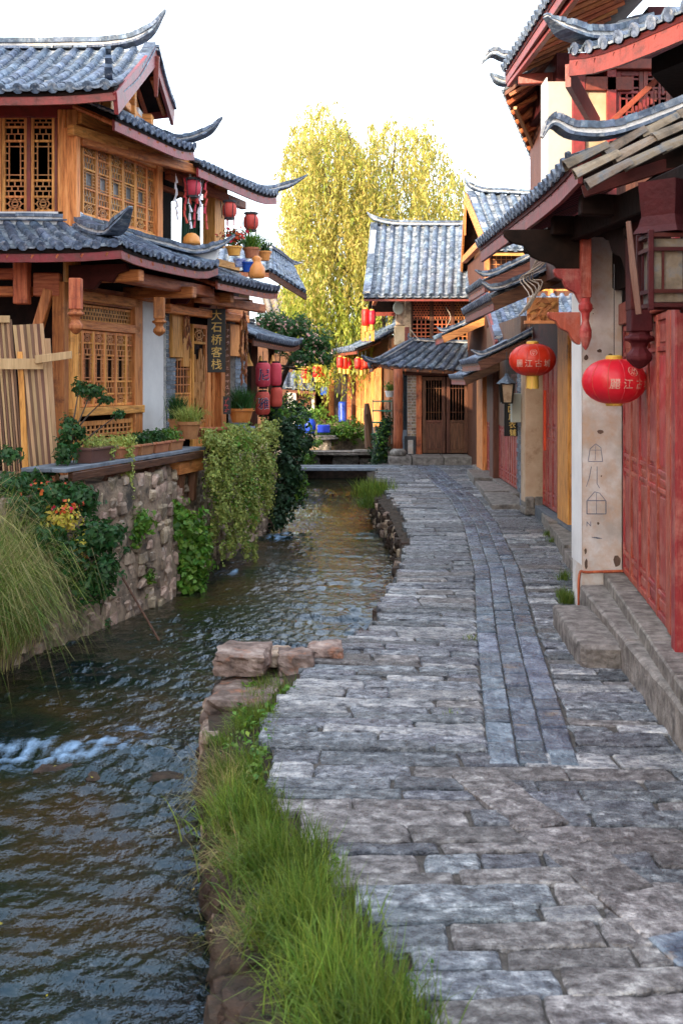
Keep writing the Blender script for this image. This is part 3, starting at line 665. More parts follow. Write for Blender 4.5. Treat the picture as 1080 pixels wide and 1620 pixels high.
# lettering from the built-in typeface
GL = {}
def glyph(ch):
    if ch not in GL:
        cu = bpy.data.curves.new('g', 'FONT'); cu.body = ch; cu.size = 1; cu.offset = .004; cu.align_x = 'CENTER'; cu.align_y = 'CENTER'; cu.resolution_u = 3
        ob = bpy.data.objects.new('g', cu); COL.objects.link(ob); bpy.context.view_layer.update()
        me = bpy.data.meshes.new_from_object(ob.evaluated_get(bpy.context.evaluated_depsgraph_get()))
        vs = [v.co.copy() for v in me.vertices]; fs = [tuple(p.vertices) for p in me.polygons]
        if vs:
            cx = (min(v.x for v in vs) + max(v.x for v in vs)) / 2; cy = (min(v.y for v in vs) + max(v.y for v in vs)) / 2; vs = [V((v.x - cx, v.y - cy, 0)) for v in vs]
        GL[ch] = (vs, fs); bpy.data.objects.remove(ob); bpy.data.meshes.remove(me)
    return GL[ch]
def letters(parent, items, mat, mapf, name='lettering'):
    """items: (char, x, z, size) ; mapf(x, z) -> world point"""
    vs, fs = [], []
    for ch, x, z, s in items:
        g = glyph(ch); b = len(vs); vs += [mapf(x + v.x * s, z + v.y * s) for v in g[0]]; fs += [tuple(i + b for i in f) for f in g[1]]
    return mobj(name, vs, fs, M[mat], parent)
def strokes(parent, cs, s, mat, mapf):
    """worn brush strokes too faded to read"""
    mb = MB()
    for x, z in cs:
        for k in range(4):
            a = R.choice((0, 0, 1.4, .8)) + R.uniform(-.2, .2); L = s * R.uniform(.3, .75) / 2; cx, cz = x + R.uniform(-.22, .22) * s, z + R.uniform(-.3, .3) * s
            mb.bar(mapf(cx - math.cos(a) * L, cz - math.sin(a) * L), mapf(cx + math.cos(a) * L, cz + math.sin(a) * L), s * .1, .002, up=V((0, 1, 0)))
    return mb.build('worn_writing', M[mat], parent, kind='stuff')
def lantern_round(name, label, c, rx, rz, group, chars=None, rot=0, tassel=True, cat='lantern', cord=.35, mat='lan', th0=0):
    """ribbed oblate cloth lantern; c = centre"""
    c = V(c); t = thing(name, label, cat, c - Z * rz, group); mb = MB(); n = 48; m = 18; ribs = 12; vs = []; fs = []
    def sf(th, ph, k=1.0):
        fl = 1 - .035 * (1 - abs(math.cos(th * ribs / 2))) ** 1 * math.cos(ph)
        e = math.cos(ph) ** .85 if math.cos(ph) > 0 else 0
        return c + V((math.sin(th) * e * rx * fl * k, -math.cos(th) * e * rx * fl * k, math.sin(ph) * rz * k))
    for j in range(m + 1):
        ph = (-.5 + j / m) * PI * .9
        for i in range(n): vs.append(sf(2 * PI * i / n + rot, ph))
    for j in range(m):
        for i in range(n): k = (i + 1) % n; fs.append((j * n + i, j * n + k, (j + 1) * n + k, (j + 1) * n + i))
    mobj('cloth_shade', vs, fs, M[mat], t, smooth=True)
    mb = MB()
    for i in range(ribs):
        th = 2 * PI * i / ribs + rot; mb.tube([sf(th, (-.5 + j / 10) * PI * .9, 1.006) for j in range(11)], .0028, 4, cap=False)
    mb.build('rib', M['lan2'], t)
    rr_ = rx * .26
    for s in (1, -1):
        z = s * rz * .985; MB().lathe(c + Z * (z - .0), [(rr_ * .9, -.012), (rr_, -.008), (rr_, .02 * 1), (rr_ * .8, .03)] if s > 0 else [(rr_ * .9, -.02), (rr_, -.012), (rr_, .0)], 20).build('collar', M['goldm'], t)
    MB().tube([c + Z * rz * .9, c + Z * (rz + cord)], .004, 5).build('cord', M['iron'], t)
    if tassel:
        mb = MB(); K = 40
        for i in range(K):
            a = 2 * PI * i / K; q = rr_ * .95; x, y = math.cos(a) * q, math.sin(a) * q; mb.bar(c + V((x, y, -rz)), c + V((x * 1.03, y * 1.03, -rz - .13 - R.uniform(0, .012))), .011, .004)
        mb.build('fringe', M['goldm'], t)
    if chars:
        def mp_(x, z):
            ph = math.asin(max(-.99, min(.99, z / rz))); e = max(.05, math.cos(ph) ** .85); return sf(x / (rx * e) + th0, ph, 1.012)
        letters(t, chars, 'ltxt', mp_)
        mb = MB(); zc = rz * .42
        for k in range(20):
            a, b = 2 * PI * k / 20, 2 * PI * (k + 1) / 20; mb.bar(mp_(.035 * math.cos(a), zc + .035 * math.sin(a)), mp_(.035 * math.cos(b), zc + .035 * math.sin(b)), .005, .002)
        for k in range(8):
            a = 2 * PI * k / 8 + .2; mb.bar(mp_(.008 * math.cos(a), zc + .008 * math.sin(a)), mp_(.027 * math.cos(a + .5), zc + .027 * math.sin(a + .5)), .005, .002)
        mb.build('emblem', M['ltxt'], t)
    return t
M['ltxt'] = mk('pale_print', [(.72, .42, .34)], 4, rough=.6, bump=0, rv=.03)
def carved_drop(mb, c, w_, L):
    """square hanging post end with a lotus bulb; c = top centre"""
    c = V(c); mb.bar(c, c - Z * L * .55, w_, w_, up=V((0, 1, 0)))
    pr = [(.5, 0), (.5, .04), (.72, .06), (.72, .10), (.45, .13), (.35, .2), (.62, .28), (.62, .34), (.3, .42), (.05, .45)]
    mb.lathe(c - Z * L * .55, [(a * w_, -b * L) for a, b in pr], 10)
# ------------------------------------------------------------------ left timber inn
SF = Pl((-3.28, 14, 0), (.276, .961, 0), (.961, -.276, 0)); FR = Pl((-3.28, 14, 0), (1, 0, 0), (0, -1, 0))
LH = thing('timber_inn', 'orange timber inn with lattice windows and grey tiled roofs above the left canal wall', 'house', (-3.28, 14, .9))
sx = lambda px, d=0: SF.hit(px, 600, d)[0]
# body
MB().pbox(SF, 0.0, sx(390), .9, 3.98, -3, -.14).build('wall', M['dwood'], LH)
MB().pbox(SF, .05, sx(355), 4.0, 5.7, -3, -1.1).build('wall', M['bwood_v'], LH)
MB().pbox(SF, .05, sx(256), 4.05, 5.66, -1.1, -.1).build('wall', M['bwood_v'], LH)
MB().pbox(FR, -4, -.08, 4.05, 5.4, -.9, -.1).build('wall', M['bwood_v'], LH)
MB().pbox(FR, -4, -.6, .9, 3.98, -1.4, -1.2).build('wall', M['dwood'], LH)
# main roof
roof(LH, (-6.2, 15.9, 6.72), (-2.6, 15.9, 6.72), (-6.2, 13.05, 5.42), (-2.6, 13.05, 5.42), sag=.10, pitch=.2, curl=(0, .06))
roof(LH, (-2.6, 15.9, 6.72), (-6.2, 15.9, 6.72), (-2.58, 17.4, 6.2), (-6.2, 17.4, 6.2), sag=.03, pitch=.2, curl=(.08, 0))
ridge(LH, [(-6.2, 15.9, 6.72), (-4, 15.9, 6.72), (-3.1, 15.9, 6.76), (-2.68, 15.9, 6.92), (-2.46, 15.9, 7.24)], .2, .2)
ridge(LH, [(-2.66, 15.85, 6.72), (-2.66, 14.6, 6.0), (-2.66, 13.5, 5.52)], .13, .12, tip=False)
ridge(LH, [(-2.63, 15.95, 6.72), (-2.62, 16.7, 6.42), (-2.6, 17.4, 6.24)], .13, .12, tip=False)
mb = MB(); mb.bar((-2.62, 15.95, 6.64), (-2.6, 13.1, 5.28), .05, .26); mb.bar((-2.62, 15.9, 6.64), (-2.58, 17.4, 6.10), .05, .26); mb.bar((-2.59, 15.9, 6.62), (-2.59, 15.9, 6.05), .05, .10, up=V((1, 0, 0)), taper=.5)
mb.build('bargeboard', M['red'], LH, bev=.006)
mb = MB(); mb.prism([(-3.0, 14.1, 5.45), (-3.0, 17.0, 5.45), (-3.0, 17.0, 6.1), (-3.0, 15.9, 6.6), (-3.0, 14.1, 5.75)], (-.1, 0, 0)); mb.build('gable_wall', M['wood_v'], LH)
mb = MB(); mb.bar((-2.93, 14.2, 5.55), (-2.93, 17.1, 5.55), .12, .16); mb.bar((-2.93, 15.9, 5.55), (-2.93, 15.9, 6.5), .12, .12, up=V((1, 0, 0))); mb.bar((-2.96, 14.8, 5.85), (-2.96, 17.0, 5.9), .08, .12); mb.bar((-2.8, 16.9, 5.95), (-3.1, 16.9, 5.95), .2, .16)
mb.build('beam', M['wood_h'], LH, bev=.01)
MB().box((-2.97, 16.75, 5.85), (.06, .5, .4)).build('plaster_panel', M['white'], LH)
for i, (z, s) in enumerate([(5.62, 1), (5.74, .85), (5.86, .7)]):
    mb = MB(); sweep(mb, curve_pts([(-2.74, 13.5, z), (-2.72, 13.3, z + .01), (-2.7, 13.18, z + .08 * s + .02)], 3), [.09 * s] * 7, [.07 * s] * 7); mb.build('ridge_ornament', M['tile'], LH)
# pent roofs over the side
def side_roof(s0, s1, zt, zb, off, run0=0, **k):
    a, b = SF.pt(s0, zt, run0), SF.pt(s1, zt, run0); c, d = SF.pt(s0, zb, off), SF.pt(s1, zb, off)
    return a, b, c, d
sA, sB = sx(183, .65), sx(308, .65)
a, b, c, d = side_roof(sA, sB, 5.72, 5.28, .65, -.25); roof(LH, a, b, c, d, sag=.02, pitch=.17, curl=(0, .08), fh=.15)
ridge(LH, [SF.pt(sA, 5.72, -.25), SF.pt((sA + sB) / 2, 5.70, -.22), SF.pt(sB, 5.70, -.2)], .14, .13, tip=False)
ridge(LH, [SF.pt(sB - .02, 5.74, -.25), SF.pt(sB, 5.52, .2), SF.pt(sB, 5.44, .5), SF.pt(sB + .02, 5.54, .85), SF.pt(sB + .03, 5.74, 1.05)], .14, .14)
sC, sD = sx(326, .65), sx(438, .65)
a, b, c, d = side_roof(sC - .25, sD, 5.62, 5.16, .65, -.4); roof(LH, a, b, c, d, sag=.02, pitch=.17, curl=(0, .10), fh=.15)
a, b, c, d = side_roof(sD, sC - .25, 5.62, 5.1, -1.8, -.4); roof(LH, a, b, c, d, sag=.02, pitch=.2, raf=False, discs=False, fascia=None)
ridge(LH, [SF.pt(sC - .2, 5.62, -.4), SF.pt((sC + sD) / 2, 5.60, -.4), SF.pt(sD, 5.64, -.4)], .14, .13, tip=False)
ridge(LH, [SF.pt(sD, 5.64, -.4), SF.pt(sD, 5.38, .2), SF.pt(sD + .02, 5.30, .5), SF.pt(sD + .1, 5.38, .85), SF.pt(sD + .2, 5.56, 1.12)], .14, .14)
MB().pbox(SF, sC, sD, 5.0, 5.14, .0, .1).build('beam', M['rwood_h'], LH, bev=.01)
# lower pent roof : front, hip, side
W0 = V((-3.28, 14, 4.02)); CR = SF.pt(-.75, 3.62, 1.06); CR = V((-2.5, 12.95, 3.60))
roof(LH, (-6.2, 14.05, 4.05), (-3.25, 14.05, 4.05), (-6.2, 12.95, 3.62), CR, sag=.03, pitch=.19, jit=1.8, curl=(0, .05))
sE = sx(345, 1.04)
a, b, c, d = side_roof(0.0, sE, 4.05, 3.60, 1.04, 0); roof(LH, V((-3.25, 14.05, 4.05)), b, CR, d, sag=.03, pitch=.17, curl=(.05, .12), fh=.13)
ridge(LH, [(-3.3, 14.1, 4.05), (-2.95, 13.55, 3.86), (-2.66, 13.15, 3.78), (-2.5, 12.92, 3.86), (-2.36, 12.75, 4.02)], .16, .15)
ridge(LH, [(-6.2, 14.0, 4.05), (-4.5, 14.0, 4.06), (-3.3, 14.0, 4.05)], .16, .12, tip=False)
ridge(LH, [SF.pt(.0, 4.06, 0), SF.pt(1.4, 4.05, 0), SF.pt(sE - .3, 4.04, 0)], .15, .12, tip=False)
ridge(LH, [SF.pt(sE - .6, 4.05, -.05), SF.pt(sE - .35, 3.92, .4), SF.pt(sE - .12, 3.84, .75), SF.pt(sE, 3.92, 1.05), SF.pt(sE + .1, 4.08, 1.25)], .17, .15)
mb = MB(); mb.prism([SF.pt(sE - .1, 3.6, .45), SF.pt(sE - .02, 3.6, .95), SF.pt(sE + .02, 3.9, 1.02), SF.pt(sE - .1, 3.8, .6)], SF.u * .07); mb.build('plaster_panel', M['white'], LH)
sG, sH_ = sx(350, 1.0), sx(440, 1.0)
a, b, c, d = side_roof(sG - .1, sH_, 3.86, 3.52, 1.0, .1); roof(LH, a, b, c, d, sag=.02, pitch=.16, curl=(0, .04), fh=.12)
MB().pbox(SF, sG - .4, sH_ + .6, 3.80, 3.88, -1.2, .14).build('terrace_floor', M['step'], LH)
MB().pbox(SF, sG + .3, sH_ - .35, 3.82, 3.93, .42, .48).build('plank', M['wood_h'], LH, bev=.004)
# --- upper front windows and posts
UF = [('key', .15), ('key', .25), ('mid', .8), ('key', .3), ('sq', .25)]
for (x0, x1) in ((-78, -40), (-36, 2), (3, 43), (48, 87)):
    a, b, z0, z1 = FR.rect(x0, x1, 182, 336); window(LH, FR, a, b, z0, z1, UF, fw=.04, mf='wood_v')
for (x0, x1, m_, dd) in ((42, 48, 'red', .03), (86, 91, 'red', .02), (91, 104, 'wood_v', .05), (105, 122, 'wood_v', .07)):
    fb(FR, 'post', x0, x1, 172, 345, -.1, dd, M[m_], LH, .008)
MB().pbox(FR, -4, .0, 5.32, 5.50, -.1, .04).build('beam', M['red'], LH, bev=.006)
MB().pbox(FR, -4, .08, 4.0, 4.16, -.1, .05).build('plaster_band', M['white'], LH)
# --- upper side windows
a, b, z0, z1 = SF.rect(129, 249, 221, 342); n = 6
for i in range(n): window(LH, SF, a + (b - a) * i / n, a + (b - a) * (i + 1) / n, z0 + .02, z1, [('sq', .5), ('key', .6), ('mid', .9), ('key', .6), ('sq', .5)], fw=.035, mf='wood_v', d=.02, t=.012, pane='wpane')
mb = MB(); mb.pbox(SF, a - .05, b + .05, z1, z1 + .14, -.08, .05); mb.pbox(SF, a - .05, b + .05, z0 - .08, z0 + .02, -.08, .05); mb.build('window_frame', M['wood_h'], LH, bev=.006)
MB().pbox(SF, -.02, b + 1.6, z1 + .16, z1 + .34, -.1, .10).build('beam', M['wood_h'], LH, bev=.01)
fb(SF, 'post', 250, 258, 222, 380, -.12, .08, M['wood_v'], LH); fb(SF, 'post', 121, 127.5, 200, 360, -.1, .09, M['wood_v'], LH)
fb(SF, 'post', 340, 356, 282, 388, -.15, .06, M['wood_v'], LH)
for i, s in enumerate((.1, .35)): MB().bar(SF.pt(-.3 + s, 5.16 - s * .3, .05), SF.pt(2.6, 5.2 - s * .3, .45 + s * .3), .10, .13).build('beam', M['wood_h' if i == 0 else 'rwood_h'], LH, bev=.01)
# balcony: back wall, dark panel painted for the shaded interior, curtain, railing beam
a, b = sx(258), sx(340)
MB().pbox(SF, a, sx(355), 4.0, 5.3, -1.0, -.95).build('opening_shade_panel', M['dwood'], LH)
mb = MB()
for i in range(14): mb.tube([SF.pt(b - .08 - i * .045, 4.05, -.25 - .02 * (i % 2)), SF.pt(b - .08 - i * .045, 4.95, -.25)], .028, 6)
mb.build('curtain', M['green_cloth'], LH)
MB().pbox(SF, a, b, 4.93, 5.0, -.28, -.2).build('beam', M['rwood_h'], LH, bev=.005); MB().pbox(SF, a, sx(356), 5.15, 5.3, -.1, .05).build('beam', M['rwood_h'], LH, bev=.005)
# --- lower front: recess, beams, brace, corner post
mb = MB(); mb.pbox(FR, -4, -.5, 3.30, 3.43, .25, .42); mb.build('beam', M['rwood_h'], LH, bev=.012)
MB().pbox(FR, -4, -.45, 3.10, 3.22, .2, .36).build('beam', M['rwood_h'], LH, bev=.012); MB().pbox(FR, -.62, -.45, 3.0, 3.55, .3, .5).build('post', M['rwood_v'], LH, bev=.01)
MB().pbox(FR, -.42, -.1, 3.1, 3.38, .2, .36).build('beam', M['rwood_h'], LH, bev=.012)
p0, p1 = P(78, 458, 13.7), P(48, 560, 13.7); MB().bar(p0, p1, .12, .15, up=V((0, 1, 0))).build('brace', M['wood_v'], LH, bev=.01)
mb = MB(); n = 9; pts = [V((-3.30 + R.uniform(-.01, .01), 13.93, .9 + 2.7 * i / n)) for i in range(n + 1)]; mb.tube(pts, [.105 + R.uniform(-.006, .006) for _ in pts], 12); mb.build('post', M['wood_v'], LH, smooth=True)
fb(SF, 'post', 101, 109, 445, 770, -.1, .06, M['rwood_v'], LH)
# --- lower side window wall
def sfb(name, x0, x1, y0, y1, d0, d1, m_, **k): return fb(SF, name, x0, x1, y0, y1, d0, d1, M[m_], LH, **k)
a, b, z0, z1 = SF.rect(109, 214, 478, 506, 0); window(LH, SF, a, b, z0, z1, [('key', 1)], fw=.03, d=.0, t=.016)
a, b, z0, z1 = SF.rect(109, 214, 520, 645, 0); n = 6
for i in range(n): window(LH, SF, a + (b - a) * i / n, a + (b - a) * (i + 1) / n, z0, z1, [('sq', .4), ('key', .45), ('mid', 1.15), ('key', .5), ('sq', .4)], fw=.036, d=.02, t=.013)
mb = MB(); mb.pbox(SF, a - .04, b + .04, z1 + .005, z1 + .12, -.08, .06); mb.build('window_frame', M['wood_h'], LH, bev=.008); MB().pbox(SF, a - .06, b + .12, z0 - .11, z0 - .005, -.08, .09).build('window_sill', M['wood_h'], LH, bev=.008); MB().pbox(SF, a - .03, b + .03, 3.08, 3.2, -.08, .06).build('beam', M['wood_h'], LH, bev=.008)
sfb('post', 214, 226, 466, 760, -.1, .06, 'wood_v'); sfb('beam', 109, 222, 448, 476, -.09, .03, 'rwood_h')
a, b, z0, z1 = SF.rect(114, 208, 668, 752, 0); window(LH, SF, a - .05, b + .04, z0, z1, [('grid', .25), ('carve', .55), ('grid', .25)], fw=.06, d=.02, t=.02)
MB().pbox(SF, a - .1, b + .2, .85, z0, -.08, .05).build('sill_board', M['wood_h'], LH, bev=.006)
sfb('plaster_wall', 226, 259, 462, 720, -.12, .03, 'white')
# brick pier
a, b = sx(259), sx(273); z = .9; c = 0
while z < 3.2:
    for k in range(2):
        w_ = (b - a) * (.62 if (k + c) % 2 else .38); x0 = a if k == 0 else b - w_
        mb = MB().pbox(SF, x0 + .004, x0 + w_ - .004, z + .004, z + .061, -.1, .05 + R.uniform(-.004, .004)); pool(LH, 'brick', mb.v, mb.f, M['brick'], size=.12)
    z += .066; c += 1
MB().pbox(SF, a + .002, b - .002, .9, 3.2, -.11, .035).build('brick_joint', M['mortar'], LH)
# entrance bay
sfb('beam', 228, 392, 452, 474, .0, .16, 'rwood_h', bev=.01); sfb('beam', 270, 395, 480, 494, .1, .24, 'wood_h', bev=.01)
MB().pbox(SF, sx(272), sx(392), 3.25, 3.5, -.1, .02).build('wall', M['bwood_h'], LH)
sfb('orange_board', 273, 290, 494, 565, .02, .10, 'wood_v'); sfb('orange_board', 290, 300, 494, 580, .0, .05, 'wood_v')
a, b, z0, z1 = SF.rect(273, 300, 566, 680, .0); window(LH, SF, a, b, z0, z1, [('grid', .5), ('panel', .5)], fw=.04, d=.03)
a, b, z0, z1 = SF.rect(302, 325, 512, 700, .0); window(LH, SF, a, b, .95, z1, [('sq', .12), ('carve', .7), ('panel', .25)], fw=.06, d=.03, t=.02)
for x in (329, 337, 345): sfb('door_stile', x, x + 5, 560, 710, -.05, .02, 'wood_v')
sfb('post', 350, 358, 485, 715, .0, .12, 'wood_v'); sfb('orange_board', 365, 381, 512, 563, .02, .08, 'wood_v'); sfb('post', 381, 386, 490, 565, .0, .1, 'wood_v')
a, b = sx(370), sx(388); z = 1.2; c = 0
while z < 2.55:
    for k in range(2):
        w_ = (b - a) * (.62 if (k + c) % 2 else .38); x0 = a if k == 0 else b - w_; mb = MB().pbox(SF, x0 + .004, x0 + w_ - .004, z + .004, z + .071, -.1, .03 + R.uniform(-.004, .004)); pool(LH, 'brick', mb.v, mb.f, M['brick'], size=.12)
    z += .076; c += 1
MB().pbox(SF, a, b, 1.2, 2.55, -.1, .015).build('brick_joint', M['mortar'], LH)
for (px, y) in ((120, 440), (252, 470)):
    mb = MB(); s, z = SF.hit(px, y, .75); carved_drop(mb, SF.pt(s, z, .75), .13, .62 if px < 200 else .5); mb.build('hanging_post', M['rwood_v'], LH, bev=.006)
for (px, y, L) in ((150, 436, .95), (240, 462, .95), (320, 470, .8), (372, 480, .6)):
    s, z = SF.hit(px, y, .3); MB().bar(SF.pt(s, z, -.1), SF.pt(s - .05, z - .02, L), .13, .15).build('beam_end', M['rwood_h'], LH, bev=.012)
MB().pbox(SF, -.1, 2.6, 3.27, 3.42, .62, .78).build('beam', M['rwood_h'], LH, bev=.012)
MB().pbox(SF, 2.5, 5.2, 3.2, 3.34, .5, .62).build('beam', M['rwood_h'], LH, bev=.012)
for s in (-.25, 2.45, 3.3):   # cloud shaped brackets under the eaves
    mb = MB(); pr = [(0, 0), (.9, 0), (.92, -.08), (.75, -.12), (.68, -.22), (.5, -.2), (.4, -.3), (.2, -.28), (.1, -.42), (0, -.45)]
    mb.prism([SF.pt(s, 3.48 + z, .05 + x * .85) for x, z in pr], SF.u * .07)
    mb.build('bracket', M['maroon'], LH, bev=.006)
# hanging sign of the inn
D = 17.6; a, b = P(328, 488, D), P(356.5, 589, D)
t = thing('inn_sign', 'tall black hanging sign with five gold characters at the inn door', 'sign', (a.x, D, b.z))
MB().hexa([V((a.x, D, b.z)), V((b.x, D, b.z)), V((b.x, D + .04, b.z)), V((a.x, D + .04, b.z)), V((a.x, D, a.z)), V((b.x, D, a.z)), V((b.x, D + .04, a.z)), V((a.x, D + .04, a.z))]).build('board', M['black'], t, bev=.004)
cx = P(342.5, 0, D).x
letters(t, [(ch, cx, a.z - .1 - i * .19, .175) for i, ch in enumerate('大石桥客栈')], 'gold', lambda x, z: V((x, D - .006, z)))
MB().tube([(cx, D + .02, a.z), (cx, D + .02, a.z + .15)], .006).build('hook', M['iron'], t)
D = 17.9; a, b = P(357, 512, D), P(363, 640, D)
t = thing('couplet_board', 'narrow dark vertical board with faded carved writing right of the gold lettered sign', 'sign', (a.x, D, b.z))
MB().box(((a.x + b.x) / 2, D, (a.z + b.z) / 2), (b.x - a.x + .02, .04, a.z - b.z)).build('board', M['bwood_v'], t)
strokes(t, [((a.x + b.x) / 2, a.z - .10 - i * .10) for i in range(11)], .07, 'ltxt', lambda x, z: V((x, D - .026, z)))
D = 17.3; a, b = P(353, 627, D), P(365, 655, D)
t = thing('small_notice', 'small black notice board with pale and red writing below the couplet board', 'sign', (a.x, D, b.z))
MB().box(((a.x + b.x) / 2, D, (a.z + b.z) / 2), (b.x - a.x, .03, a.z - b.z)).build('board', M['black'], t)
strokes(t, [((a.x + b.x) / 2, a.z - .06), ((a.x + b.x) / 2, a.z - .14), ((a.x + b.x) / 2, a.z - .21)], .09, 'lan2', lambda x, z: V((x, D - .02, z)))
# dried corn strings
for (px, y0, y1, D, lb) in ((293, 488, 545, 16.9, 'bunch of dried brown corn cobs hanging left of the carved door'), (386, 492, 600, 18.8, 'long string of dried corn cobs hanging at the right end post of the inn')):
    a, b = P(px, y0, D), P(px, y1, D); mb = MB(); n = int((a.z - b.z) / .028)
    for i in range(n):
        z = a.z - (a.z - b.z) * i / n; an = R.uniform(0, 6.28); r_ = R.uniform(.02, .07); x, y = a.x + math.cos(an) * r_, a.y - abs(math.sin(an)) * r_
        mb.tube([(x, y, z), (x + R.uniform(-.02, .02), y, z - .07), (x + R.uniform(-.03, .03), y, z - .14)], [.010, .021, .006], 6)
    o = mb.build('corn_string', M['corn']); tag(o, lb, 'dried corn', 'strings of dried corn')
# slat fence in front of the recess
FP2 = Pl((0, 12.6, 0), (1, 0, 0), (0, -1, 0))
t = thing('slat_fence', 'leaning fence of pale and brown wooden slats at the left edge', 'fence', (-3.5, 12.6, .9))
def slat(x0t, x1t, yt, x0b, x1b, yb, m_, d=0, name='slat'):
    q = [P(x0b, yb, 12.6 + d), P(x1b, yb, 12.6 + d), P(x1t, yt, 12.6 + d), P(x0t, yt, 12.6 + d)]; MB().prism(q, (0, .022, 0)).build(name, M[m_], t, bev=.002)
for i in range(9):   # leaning panel
    a, b = 20 + 48 * i / 9, 20 + 48 * (i + 1) / 9; a2, b2 = 46 + 42 * i / 9, 46 + 42 * (i + 1) / 9
    slat(a, b, 514 + i * -.3, a2, b2, 762, 'fence' if i % 2 == 0 else 'fence2', 0 if i % 2 else -.012)
for i in range(8):
    a, b = -16 + 34 * i / 8, -16 + 34 * (i + 1) / 8; slat(a, b, 505, a + 22, b + 20, 765, 'fence' if i % 2 == 0 else 'fence2', .03 if i % 2 else .02)
slat(-5, 15, 499, -5, 15, 510, 'fence', -.02); slat(68, 79, 535, 83, 94, 765, 'fence', .01)
slat(27, 35, 556, 36, 46, 762, 'wood_v', -.05, 'post')
slat(-2, 68, 567, -2, 68, 584, 'fence', -.09, 'rail'); o = t
q = [P(-30, 592, 12.5), P(58, 574, 12.5), P(58, 560, 12.5), P(-30, 576, 12.5)]
MB().prism([P(55, 575, 12.46), P(113, 567, 12.46), P(113, 555, 12.46), P(55, 562, 12.46)], (0, .03, 0)).build('rail', M['fence'], t, bev=.003)
# ------------------------------------------------------------------ near building on the right
RN = Pl((2.535, 10.3, 0), (.112, 1, 0), (-1, .112, 0))
NB = thing('shop_house', 'near shop house with plaster pier and panelled red doors on a stone plinth', 'house', (2.6, 8, 0))
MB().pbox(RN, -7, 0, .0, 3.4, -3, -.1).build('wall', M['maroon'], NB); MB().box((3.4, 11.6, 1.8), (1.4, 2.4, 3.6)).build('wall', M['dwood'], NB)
s = -.02; i = 0
while s > -5.6:
    window(NB, RN, s - .47, s, .36, 2.58, [('panel', .2), ('panel', .9), ('panel', .1), ('panel', .74), ('panel', .13)], d=.0 + R.uniform(-.006, .006), fw=.05, mf='door', pane=False, th=.06, name='door_leaf')
    s -= .476; i += 1
    if i == 6: MB().pbox(RN, s - .16, s, .3, 3.3, -.1, .06).build('post', M['door'], NB, bev=.01); s -= .17
MB().pbox(RN, -2.62, -2.5, .36, 2.6, -.05, .02).build('door_post', M['door'], NB, bev=.008)
MB().pbox(RN, -6, 0, 2.59, 2.78, -.08, .03).build('lintel', M['door'], NB, bev=.008); MB().pbox(RN, -6, 0, 2.79, 3.3, -.08, -.02).build('wall', M['dwood'], NB)
for i in range(7): MB().pbox(RN, -.9 * i - .895, -.9 * i, .1, .35, -.1, .17 + R.uniform(-.004, .004)).build('sill_stone', M['step'], NB, bev=.012)
# plinth of long stones
ex = lambda d: 1.905 + .061 * (d - 6.35)
d = 4.0
while d < 10.15:
    L = R.uniform(.75, 1.3); e_ = min(d + L, 10.22); a, b = ex(d), ex(e_)
    q = [V((a, d + .004, -.06)), V((2.7, d + .004, -.06)), V((2.7, e_ - .004, -.06)), V((b, e_ - .004, -.06))]; h = .25 + R.uniform(-.004, .004)
    vs = []; fs = []; n = max(3, int((e_ - d) / .12)); m = 6; # rough-edged top
    for i in range(n + 1):
        t = i / n; y_ = d + .004 + (e_ - d - .008) * t; x_ = ex(y_)
        row_ = [(x_ + .0, y_, -.06), (x_ + R.uniform(-.006, .006), y_, h * .5), (x_ + R.uniform(-.008, .004), y_, h - .02), (x_ + .014 + R.uniform(-.004, .006), y_, h + R.uniform(-.003, .001)), (x_ + .25, y_, h + R.uniform(-.003, .004)), (2.7, y_, h)]
        vs += row_
    for i in range(n):
        for k in range(5): a_ = i * 6 + k; fs.append((a_, a_ + 6, a_ + 7, a_ + 1))
    b0 = 0; fs += [(0, 1, 2, 3, 4, 5), tuple(n * 6 + k for k in (5, 4, 3, 2, 1, 0))]
    mobj('plinth_stone', vs, fs, M['step'], NB); d += L
# pier
X0, X1 = P(920, 0, 10.3).x, P(984, 0, 10.3).x
mb = MB(); N1 = 14; vs = []; fs = []
for j in range(N1 + 1):
    z = 3.5 * j / N1; jx = .006 * noise.noise(V((0, 0, z * 2))); vs += [(X0 + jx, 10.3, z), (X1, 10.3, z), (X1, 10.7, z), (X0 + jx, 10.72, z)]
for j in range(N1):
    for k in range(4): a = j * 4 + k; b = j * 4 + (k + 1) % 4; fs.append((a, b, b + 4, a + 4))
mobj('pier', vs, fs, M['plaster'], NB, bev=.008)
MB().hexa([V((X0 - .006, 10.296, z0)) if 0 else V(p) for z0 in (0,) for p in ((X0 - .006, 10.296, .42), (X0 + .0, 10.296, .42), (X0, 10.73, .42), (X0 - .006, 10.73, .42), (X0 - .006, 10.296, 2.9), (X0, 10.296, 2.9), (X0, 10.73, 2.9), (X0 - .006, 10.73, 2.9))]).build('white_face', M['white'], NB)  # left face of the pier set whiter than its front
